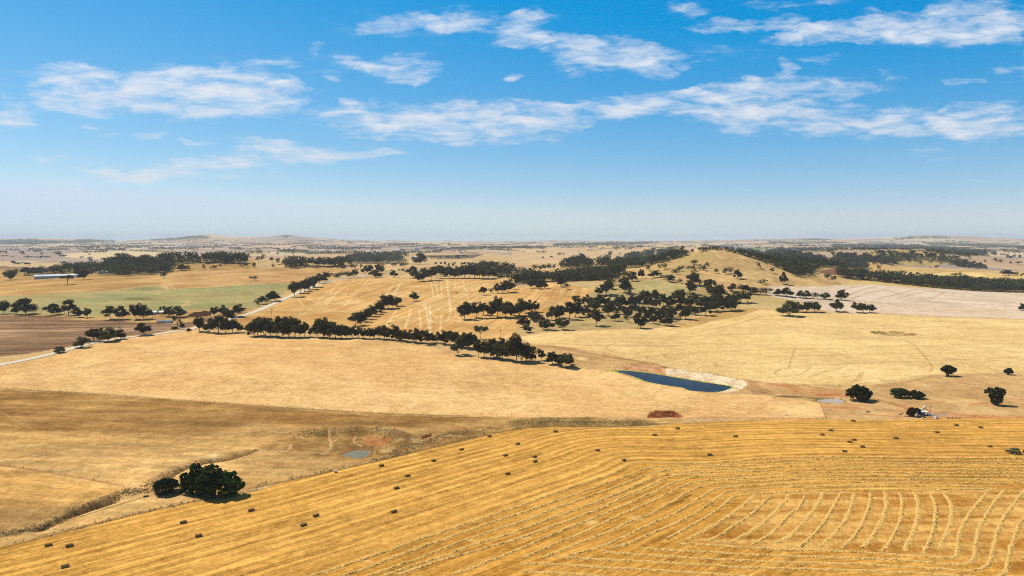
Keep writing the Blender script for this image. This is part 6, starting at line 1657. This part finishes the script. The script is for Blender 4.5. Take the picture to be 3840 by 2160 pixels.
fence(('H', [(345, 306), (360, 350), (380, 400)]), 7.0, 'short cross fence below the shallow pool')
fence(('C', [(200, 1150), (560, 1192), (900, 1270), (1300, 1338), (1700, 1440)], 'G', [(1200, 106), (1500, 155)], 'H', [(0, 172), (250, 186), (430, 188), (600, 196)]), 12.0, 'post and wire fence along the track behind the dam')
fence(('Q', [(560, 255), (800, 345), (1110, 395), (1540, 480), (1800, 495), (2300, 520), (2560, 530)]), 11.0, 'post and wire fence in front of the dam')
M_POLE = principled('pole_wood', (.07, .05, .04), .85, var=.25)
M_POLEW = principled('pole_concrete', (.5, .47, .43), .85)
for (reg, x, y, h, lab, arm, mt) in (('C', 1356, 1374, 88, 'dark power pole standing behind the dam', .9, M_POLE), ('H', 1072, 399, 78, 'tall dark power pole in front of the farm shed', 1.3, M_POLE), ('A', 652, 852, 165, 'power pole rising behind the gums at the green paddock', .8, M_POLE), ('B', 2458, 1058, 74, 'dark power pole on the slope past the creek line', .8, M_POLE),
                             ('B', 2320, 506, 108, 'pale power pole before the gums above the wheat stubble', .8, M_POLEW), ('A', 2225, 462, 36, 'small power pole on the upper ochre paddock', .7, M_POLE), ('A', 2520, 552, 35, 'power pole at the edge of ochre and green paddocks', .7, M_POLE), ('D', 912, 410, 66, 'pale pole before the woods near the brown field', .8, M_POLEW), ('C', 487, 470, 52, 'power pole among the gums left of the hill', .7, M_POLEW), ('D', 1742, 340, 45, 'pale pole among gums on the second hill', .7, M_POLEW)):
    x0, y0, s = REG[reg]
    p = on_land([(x0 + x / s, y0 + y / s)])[0]
    hm = h / s * (p[1] * cp) / F
    e = empty('power_pole', p)
    tag(e, lab, 'power pole', 'power poles across the farmland')
    r0 = .16 if p[1] < 700 else .2
    MB().tube([(0, 0, -.2), (0, 0, hm * .6), (0, 0, hm)], [r0, r0 * .85, r0 * .7], 8).build('pole', mt, e)
    MB().box((0, -.18, hm - .45), (arm * 2, .12, .14)).build('crossarm', mt, e)
    mb = MB()
    for dx in (-arm * .85, 0, arm * .85):
        mb.cyl((dx, -.18, hm - .3), .05, .2, seg=8)
    mb.build('insulator_set', principled('porcelain', (.6, .58, .55), .3), e)

# ------------------------------------------------------------------ buildings
M_WHITE = principled('white_steel', (.80, .78, .74), .45, var=.04, scale=.2)
M_GREYW = principled('grey_wall_steel', (.42, .47, .50), .55, var=.08, scale=.15)
M_DARK = principled('dark_opening', (.03, .03, .03), .9)
M_STONE = principled('old_stone', (.30, .22, .15), .95, var=.35, scale=2.5)
M_TIN = principled('old_tin', (.45, .44, .42), .6, .2, var=.2, scale=1.5)
M_CREAM = principled('cream_wall', (.62, .56, .46), .8, var=.08)
M_REDR = principled('red_roof', (.32, .12, .08), .7, var=.15)

# long shed: near corner, long side running right and away, gable end to the left
c0 = hit(PX('A', [(345, 505)]))[0]
c0[2] = ground(c0[:1], c0[1:2])[0] - .4
dirL = Vector((.80, .60, 0)).normalized()
e = empty('long_farm_shed', c0, math.atan2(dirL.y, dirL.x))
tag(e, 'long white-roofed steel shed at the left behind the ochre paddock', 'shed')
L_, Wd, Hw, Hr = 100.0, 44.0, 7.6, 10.2
MB().prism([(0, -1.5), (Wd, -1.5), (Wd, Hw), (Wd / 2, Hr - .35), (0, Hw)], 0, L_).build('wall', M_GREYW, e)
mb = MB()
for y0_, z0_, y1_, z1_ in ((-.7, Hw - .08, Wd / 2, Hr), (Wd + .7, Hw - .08, Wd / 2, Hr)):
    mb.prism([(y0_, z0_), (y1_, z1_), (y1_, z1_ + .22), (y0_, z0_ + .22)], -.6, L_ + .6)
mb.build('roof', principled('zinc_roof', (.66, .67, .66), .5, var=.05, scale=.1), e)
mb = MB()
for k in range(20):
    mb.box((2.5 + k * 5, -.06, 3.2), (.25, .1, 8.6))
mb.build('column', principled('shed_trim', (.36, .40, .43), .6), e)
MB().box((-.07, Wd * .5, 2.2), (.12, 9, 6.6)).build('door', M_WHITE, e)


def house(pix, size, rot, label, wall, roof, grp=None, kind='house', cat='house'):
    p = hit([pix])[0]
    p[2] = ground(p[:1], p[1:2])[0]
    e_ = empty(kind, p, rot)
    tag(e_, label, cat, grp)
    l, w_, h = size
    MB().prism([(-w_ / 2, -1), (w_ / 2, -1), (w_ / 2, h), (0, h + w_ * .2), (-w_ / 2, h)], -l / 2, l / 2).build('wall', wall, e_)
    mb_ = MB()
    for s_ in (-1, 1):
        mb_.prism([(s_ * (w_ / 2 + .6), h - .15), (0, h + w_ * .2 + .05), (0, h + w_ * .2 + .3), (s_ * (w_ / 2 + .6), h + .12)], -l / 2 - .6, l / 2 + .6)
    mb_.build('roof', roof, e_)
    if p[1] < 3000:
        MB().box((-l * .2, -w_ / 2 - .05, h * .5), (1.2, .1, h * .75)).build('door', M_DARK, e_)
        MB().box((l * .22, -w_ / 2 - .05, h * .6), (2.0, .1, h * .3)).build('window', M_DARK, e_)


house(PX('A', [(1045, 440)])[0], (22, 11, 3.6), .1, 'pale farmhouse under the gums right of the long shed', M_CREAM, M_TIN)
house(PX('A', [(1590, 852)])[0], (15, 7, 2.6), .05, 'low pale-roofed shed between gums at the green paddock', M_TIN, M_WHITE, None, 'farm_shed', 'shed')
house(PX('A', [(1525, 862)])[0], (7, 5, 2.8), .1, 'small grey shed tucked under the gums beside the silage heap', M_TIN, M_TIN, None, 'farm_shed', 'shed')
house(PX('B', [(1590, 283)])[0], (30, 14, 4), .05, 'pale-roofed farmhouse in the woods behind the wheat paddock', M_CREAM, M_WHITE)
house(PX('C', [(240, 492)])[0], (16, 9, 3.4), .05, 'pale farm shed half hidden in gums left of the hill', M_CREAM, M_WHITE, None, 'farm_shed', 'shed')
for k_, (x, y, w_) in enumerate([(545, 178, 22), (590, 172, 26), (640, 168, 30), (690, 170, 24), (745, 172, 26), (790, 168, 24), (835, 176, 26), (880, 172, 20)]):
    house(PX('b', [(x, y)])[0], (w_ * 1.1, 12, 4.5), rng.uniform(-.2, .2), f'pale township house among far trees, {nth(k_ + 1)} from the left of eight', M_CREAM, M_WHITE if k_ % 3 else M_TIN, 'houses of the far township')
for k_, (x, y, w_) in enumerate([(250, 158, 16), (280, 154, 18), (305, 160, 20), (325, 162, 14)]):
    house(PX('e', [(x, y)])[0], (w_ * .9, 11, 4.5), rng.uniform(-.2, .2), f'white hamlet house behind the hill ridge, {nth(k_ + 1)} from the left of four', M_CREAM, M_WHITE, 'houses of the hamlet behind the hill')
for k_, (x, y, w_) in enumerate([(1790, 118, 60), (1845, 119, 46)]):
    house(PX('a', [(x, y)])[0], (w_, 20, 6), .05, ('larger' if k_ == 0 else 'smaller') + ' white shed of a pair on the far left plain', M_WHITE, M_WHITE, 'white sheds on the far plain', 'farm_shed', 'shed')
house(PX('b', [(1430, 160)])[0], (110, 18, 5), .03, 'long low white shed left of the far grain silo', M_WHITE, M_WHITE, None, 'farm_shed', 'shed')
house(PX('b', [(2070, 182)])[0], (36, 16, 5), .03, 'small pale shed right of the far township', M_CREAM, M_WHITE, None, 'farm_shed', 'shed')
p = hit(PX('b', [(1618, 166)]))[0]
e = empty('grain_silo', p)
tag(e, 'tall white grain silo block rising over the far township', 'silo')
sc_ = p[1] / F
mb = MB()
for k_ in range(4):
    mb.cyl((-7.5 * sc_ + k_ * 5 * sc_, 0, 5 * sc_), 2.5 * sc_, 10 * sc_, seg=20)
mb.build('cylinder_row', M_WHITE, e)
MB().box((0, 0, 11.2 * sc_), (19.5 * sc_, 3 * sc_, 2.2 * sc_)).build('headhouse', M_GREYW, e)

# stone ruin between the pines
p = on_land(PX('S', [(780, 1112)]))[0]
e = empty('stone_ruin', p, .03)
tag(e, 'ruined stone wall with open bays between cypress and pines', 'ruin')
mb = MB()
for x_, w_, h_ in ((-2.3, .9, 1.7), (-.75, 1.2, 1.5), (.75, .8, 1.6), (2.2, 1.1, 1.5)):
    mb.box((x_, 0, h_ / 2 - .1), (w_, .55, h_), bev=.06)
mb.box((0, .35, .5), (5.6, .3, 1.2), bev=.05)
mb.build('wall', M_STONE, e)
MB().box((-1.6, .1, 1.95), (2.4, .7, .22), bev=.03).build('coping', M_STONE, e)
MB().box((1.4, .2, 2.0), (2.9, 1.1, .1)).build('roof_sheet', principled('rusty_sheet', (.06, .04, .035), .8), e)

# trough and white tub by the fence
p = on_land(PX('E', [(967, 924)]))[0]
e = empty('water_trough', p, .35)
tag(e, 'dark water trough on bare ground below the cypress', 'trough')
MB().box((0, 0, .28), (1.9, .6, .5), bev=.04).build('body', principled('trough_grey', (.07, .065, .06), .8), e)
MB().box((0, 0, .50), (1.7, .42, .07)).build('water', M_DARK, e)
p = on_land(PX('F', [(527, 762)]))[0]
e = empty('feed_bin', p, .3)
tag(e, 'small white feed bin with dark openings beside the hay fence', 'feed bin')
MB().box((0, 0, .75), (1.2, .8, .5), bev=.05).build('lid', M_WHITE, e)
MB().box((0, 0, .25), (1.1, .7, .5), bev=.03).build('body', M_DARK, e)

# silage sheet heap
p = on_land(PX('A', [(1660, 938)]))[0]
e = empty('silage_heap', p, .02)
tag(e, 'silage heap under blue and black sheeting beside the ploughed field', 'heap')
dp = p[1]
l_ = 140 / 2.683 * dp / F
mb = MB()
mb.prism([(-3.5, -.3), (3.5, -.3), (2.2, 1.6), (0, 2.5), (-2.0, 1.7)], -l_ / 2, l_ / 2)
mb.build('sheet', principled('blue_sheet', (.10, .16, .24), .35, var=.85, scale=.35), e)
mb = MB()
for k_ in range(9):
    mb.tube([(-l_ / 2 + k_ * l_ / 8, -3.3, .02), (-l_ / 2 + k_ * l_ / 8 + .2, -2.0, 1.75), (-l_ / 2 + k_ * l_ / 8, 0, 2.55)], [.14, .14, .14], 5)
mb.build('tyre_strip', M_DARK, e)

# ------------------------------------------------------------------ farmyard at the right
def at(reg, x, y):
    return on_land(PX(reg, [(x, y)]))[0]


p = at('Y', 1180, 566)
e = empty('open_farm_shed', p, .05)
tag(e, 'small open-fronted white shed beside the rusty bush', 'shed')
MB().box((0, 0, 2.42), (5.8, 3.4, .12)).build('roof', M_WHITE, e)
MB().box((-2.75, 1.2, 1.2), (.1, 1.2, 2.4)).box((0, 1.62, 1.2), (5.6, .08, 2.4)).build('wall', M_TIN, e)
mb = MB()
for x_ in (-2.75, -.6, 2.7):
    MB().box((x_, -1.55, 1.2), (.16, .16, 2.4)).build('post', M_WHITE, e)
MB().box((-1.7, .4, .8), (1.6, 1.6, 1.5), bev=.05).build('machine', M_DARK, e)
p = at('Y', 1255, 335)
e = empty('water_tank', p)
tag(e, 'white round water tank on a stand behind the open shed', 'tank')
MB().cyl((0, 0, .35), .5, .7, seg=16).build('stand', M_POST, e)
MB().cyl((0, 0, 1.35), .82, 1.4, seg=24).build('body', M_WHITE, e, smooth=False)
MB().cyl((0, 0, 2.15), .8, .25, seg=24, r2=.25).build('lid', M_WHITE, e)
mb = MB().sph((0, 0, .25), (1.5, 1.1, .75))
o = mb.build('sand_heap', principled('pale_sand', (.72, .60, .38), .95, var=.15), loc=at('Y', 1130, 375), smooth=True)
tag(o, 'pale sand heap beside the white water tank', 'heap')
for k_, (x, y, w_, h_, lab) in enumerate([(1265, 550, .8, 1.5, 'upright white drum at the mouth of the open shed'), (1400, 560, 1.3, 1.2, 'white tub with a dark hole just left of the tall pole'), (1510, 578, 1.6, 1.0, 'white crate just right of the tall pole'), (1600, 550, .7, .7, 'small white drum at the edge of the concrete pad'), (1680, 682, 1.8, 1.2, 'white crate standing apart nearest the yard gate'), (1180, 680, 1.0, .6, 'small white tub on the verge below the open shed'), (940, 640, .9, .5, 'small white tub below the rusty bush'), (975, 580, 1.3, .8, 'heaped white tub between the bush and the shed')]):
    e = empty('white_tub', at('Y', x, y), rng.uniform(-.4, .4))
    tag(e, lab, 'tub', 'white tubs and crates in the farmyard')
    if k_ in (0, 3):
        MB().cyl((0, 0, h_ / 2), w_ / 2, h_, seg=18).build('body', M_WHITE, e)
        MB().cyl((0, 0, h_ + .03), w_ / 2 * .9, .06, seg=18).build('lid', M_GREYW, e)
    else:
        MB().box((0, 0, h_ / 2), (w_, w_ * .75, h_), bev=.06).build('body', M_WHITE, e)
        MB().box((0, 0, h_ + .02), (w_ * .8, w_ * .55, .05)).build('lid', M_GREYW, e)
for k_, (x, y, l_, rz, lab) in enumerate([(430, 500, 2.2, .9, 'fallen dark log beside the rusty bush, uppermost'), (360, 556, 1.5, .1, 'short dark log at the left of the log heap'), (620, 612, 3.4, .02, 'long dark log lying below the rusty bush')]):
    o = MB().tube([(-l_ / 2, 0, .2), (0, .1, .24), (l_ / 2, 0, .18)], [.2, .22, .16], 9).build('fallen_log', M_POST, loc=at('Y', x, y), rotz=rz)
    tag(o, lab, 'log', 'logs by the farmyard')
for k_, (x, y, w_, lab) in enumerate([(2200, 705, 3.2, 'left one of two timber yard gates past the crates'), (2480, 708, 3.2, 'right one of two timber yard gates past the crates')]):
    e = empty('yard_gate', at('Y', x, y))
    tag(e, lab, 'gate', 'yard gates by the farm')
    for s_ in (-1, 1):
        MB().box((s_ * w_ / 2, 0, .6), (.18, .18, 1.3)).build('post', M_POST, e)
    for z_ in (.4, 1.0):
        MB().box((0, 0, z_), (w_ - .2, .08, .14)).build('rail', M_POST, e)
p = at('H', 663, 363)
e = empty('rubble_heap', p)
e['label'], e['category'] = 'little heap of pale and dark rubble above the stubble fence', 'heap'
mb = MB()
for k_ in range(14):
    mb.box((rng.uniform(-1.3, 1.3), rng.uniform(-.7, .7), rng.uniform(.1, .45)), (rng.uniform(.3, .9), rng.uniform(.2, .5), rng.uniform(.15, .35)), Matrix.Rotation(rng.uniform(0, 3), 3, 'Z'))
mb.build('stones', M_STONE, e)
MB().tube([(-1.6, -.2, .15), (0, .2, .75), (1.5, .1, .4)], [.14, .16, .1], 7).build('timber', M_POST, e)

# ------------------------------------------------------------------ tractor and baler
M_GREEN = principled('tractor_green', (.03, .10, .03), .4)
M_YEL = principled('machine_yellow', (.42, .34, .04), .45, var=.15)
M_OLIVE = principled('baler_green', (.09, .12, .03), .45, var=.15)
M_TYRE = principled('tyre', (.015, .015, .015), .9)
M_GLASS = principled('cab_glass', (.02, .03, .035), .1)
M_STEEL = principled('dusty_steel', (.18, .13, .08), .7, var=.2)


def wheel(e_, x, y, r_, w_, rim):
    mb_ = MB().cyl((0, 0, 0), r_, w_, 'Y', 28)
    for k in range(18):
        a = k * math.pi / 9
        mb_.box((math.cos(a) * r_, 0, math.sin(a) * r_), (.07, w_ * .96, .16), Matrix.Rotation(-a, 3, 'Y'))
    o_ = link('wheel', None, e_, loc=(x, y, r_))
    t_ = mb_.build('tyre', M_TYRE, o_)
    MB().cyl((0, 0, 0), r_ * .55, w_ + .06, 'Y', 20).build('rim', rim, o_)


p = at('T', 1480, 885)
e = empty('square_baler', p, -.02)
tag(e, 'yellow and green square baler with a bale on its chute, towed by the tractor', 'baler')
MB().prism([(-1.3, .9), (1.3, .9), (1.35, 2.0), (1.0, 2.75), (-1.0, 2.75), (-1.35, 2.0)], -1.3, 2.0).build('body', M_OLIVE, e)
MB().box((.5, -1.38, 1.7), (2.6, .06, .75), bev=.02).build('side_panel', M_YEL, e)
MB().box((.3, 0, 2.85), (2.6, 1.5, .2), bev=.05).build('top_cover', M_STEEL, e)
MB().box((-1.9, 0, 1.25), (1.4, 1.3, 1.1), bev=.04).build('bale_chamber', M_STEEL, e)
MB().prism([(-.6, .95), (.6, .95), (.6, 1.05), (-.6, 1.05)], -4.0, -2.5).build('chute', M_STEEL, e)
MB().prism([(-1.2, .35), (1.2, .35), (1.25, .9), (.9, 1.5), (-.9, 1.5), (-1.25, .9)], 1.95, 2.9).build('pickup', M_YEL, e)
MB().tube([(2.6, 0, .8), (4.4, 0, .7)], [.12, .1], 8).build('drawbar', M_STEEL, e)
for x_ in (-.55, .75):
    for y_ in (-1.25, 1.25):
        wheel(e, x_, y_, .55, .5, M_WHITE)
o = link('straw_bale', BALE, loc=p + np.array([-3.3, 0, 1.05]), rotz=0.0)
tag(o, 'straw bale resting on the rear chute of the baler', 'bale', 'straw bales lying in the hay paddock')
p2 = p + np.array([6.9, -.25, 0])
p2[2] = surf_z(p2[0], p2[1])[0]
e = empty('tractor', p2, -.02)
tag(e, 'dark green tractor pulling the baler at the right edge', 'tractor')
MB().prism([(-.55, .9), (.55, .9), (.5, 1.85), (-.5, 1.85)], .4, 3.0).build('bonnet', M_GREEN, e)
MB().box((-.6, 0, 1.25), (2.2, .9, .8), bev=.06).build('chassis', M_GREEN, e)
MB().prism([(-.8, 1.6), (.8, 1.6), (.75, 2.85), (-.75, 2.85)], -1.1, .5).build('cab', M_GLASS, e)
MB().box((-.3, 0, 2.93), (1.9, 1.75, .16), bev=.05).build('cab_roof', M_GREEN, e)
MB().cyl((1.2, .62, 2.2), .06, 1.0, seg=8).build('exhaust', M_DARK, e)
for s_ in (-1, 1):
    wheel(e, -.7, s_ * 1.0, .95, .6, M_YEL)
    wheel(e, 2.3, s_ * .95, .65, .45, M_YEL)
    MB().box((-.7, s_ * 1.0, 2.02), (1.5, .6, .1), bev=.03).build('mudguard', M_GREEN, e)

# ------------------------------------------------------------------ sheep: dark specks on the wheat stubble
M_WOOL = principled('dusty_wool', (.16, .12, .08), .95, var=.2)
mb = MB().sph((0, 0, .62), (.6, .3, .32)).sph((.68, 0, .8), (.2, .13, .15))
for x_ in (-.35, .35):
    for y_ in (-.14, .14):
        mb.cyl((x_, y_, .2), .05, .45, seg=6)
SHEEP = mb.mesh('sheep', M_WOOL, True)
spots = [('B', x + rng.uniform(-12, 12), y + rng.uniform(-10, 10)) for (x, y, n) in ((925, 662, 3), (1035, 670, 2), (1095, 636, 2), (1335, 560, 2), (1385, 605, 3), (1850, 572, 5), (1930, 605, 5), (2010, 640, 5), (2110, 640, 5), (2150, 610, 3), (1340, 950, 3), (1480, 935, 2), (2005, 942, 1)) for _ in range(n)]
for r_, x, y in spots:
    o = link('sheep', SHEEP, loc=at(r_, x, y), rotz=rng.uniform(0, 6.28), scale=(1.25, 1.25, 1.25))
    tag(o, 'sheep grazing as a dark speck on the wheat stubble', 'sheep', 'sheep on the wheat stubble')

# ------------------------------------------------------------------ haze
hz = MB().box((0, 0, 105), (60000, 60000, 330)).mesh('haze', bpy.data.materials.new('haze'))
hm = hz.materials[0]
hm.use_nodes = True
t = NT(hm.node_tree)
vol = t.n('ShaderNodeVolumePrincipled', {'Color': (.74, .86, 1.0, 1), 'Density': 0.000040, 'Anisotropy': 0.0})
t.n('ShaderNodeOutputMaterial', {'Volume': vol.outputs[0]})
o = link('haze', hz)
o['kind'] = 'stuff'
o['label'] = 'thin pale haze over the whole plain'
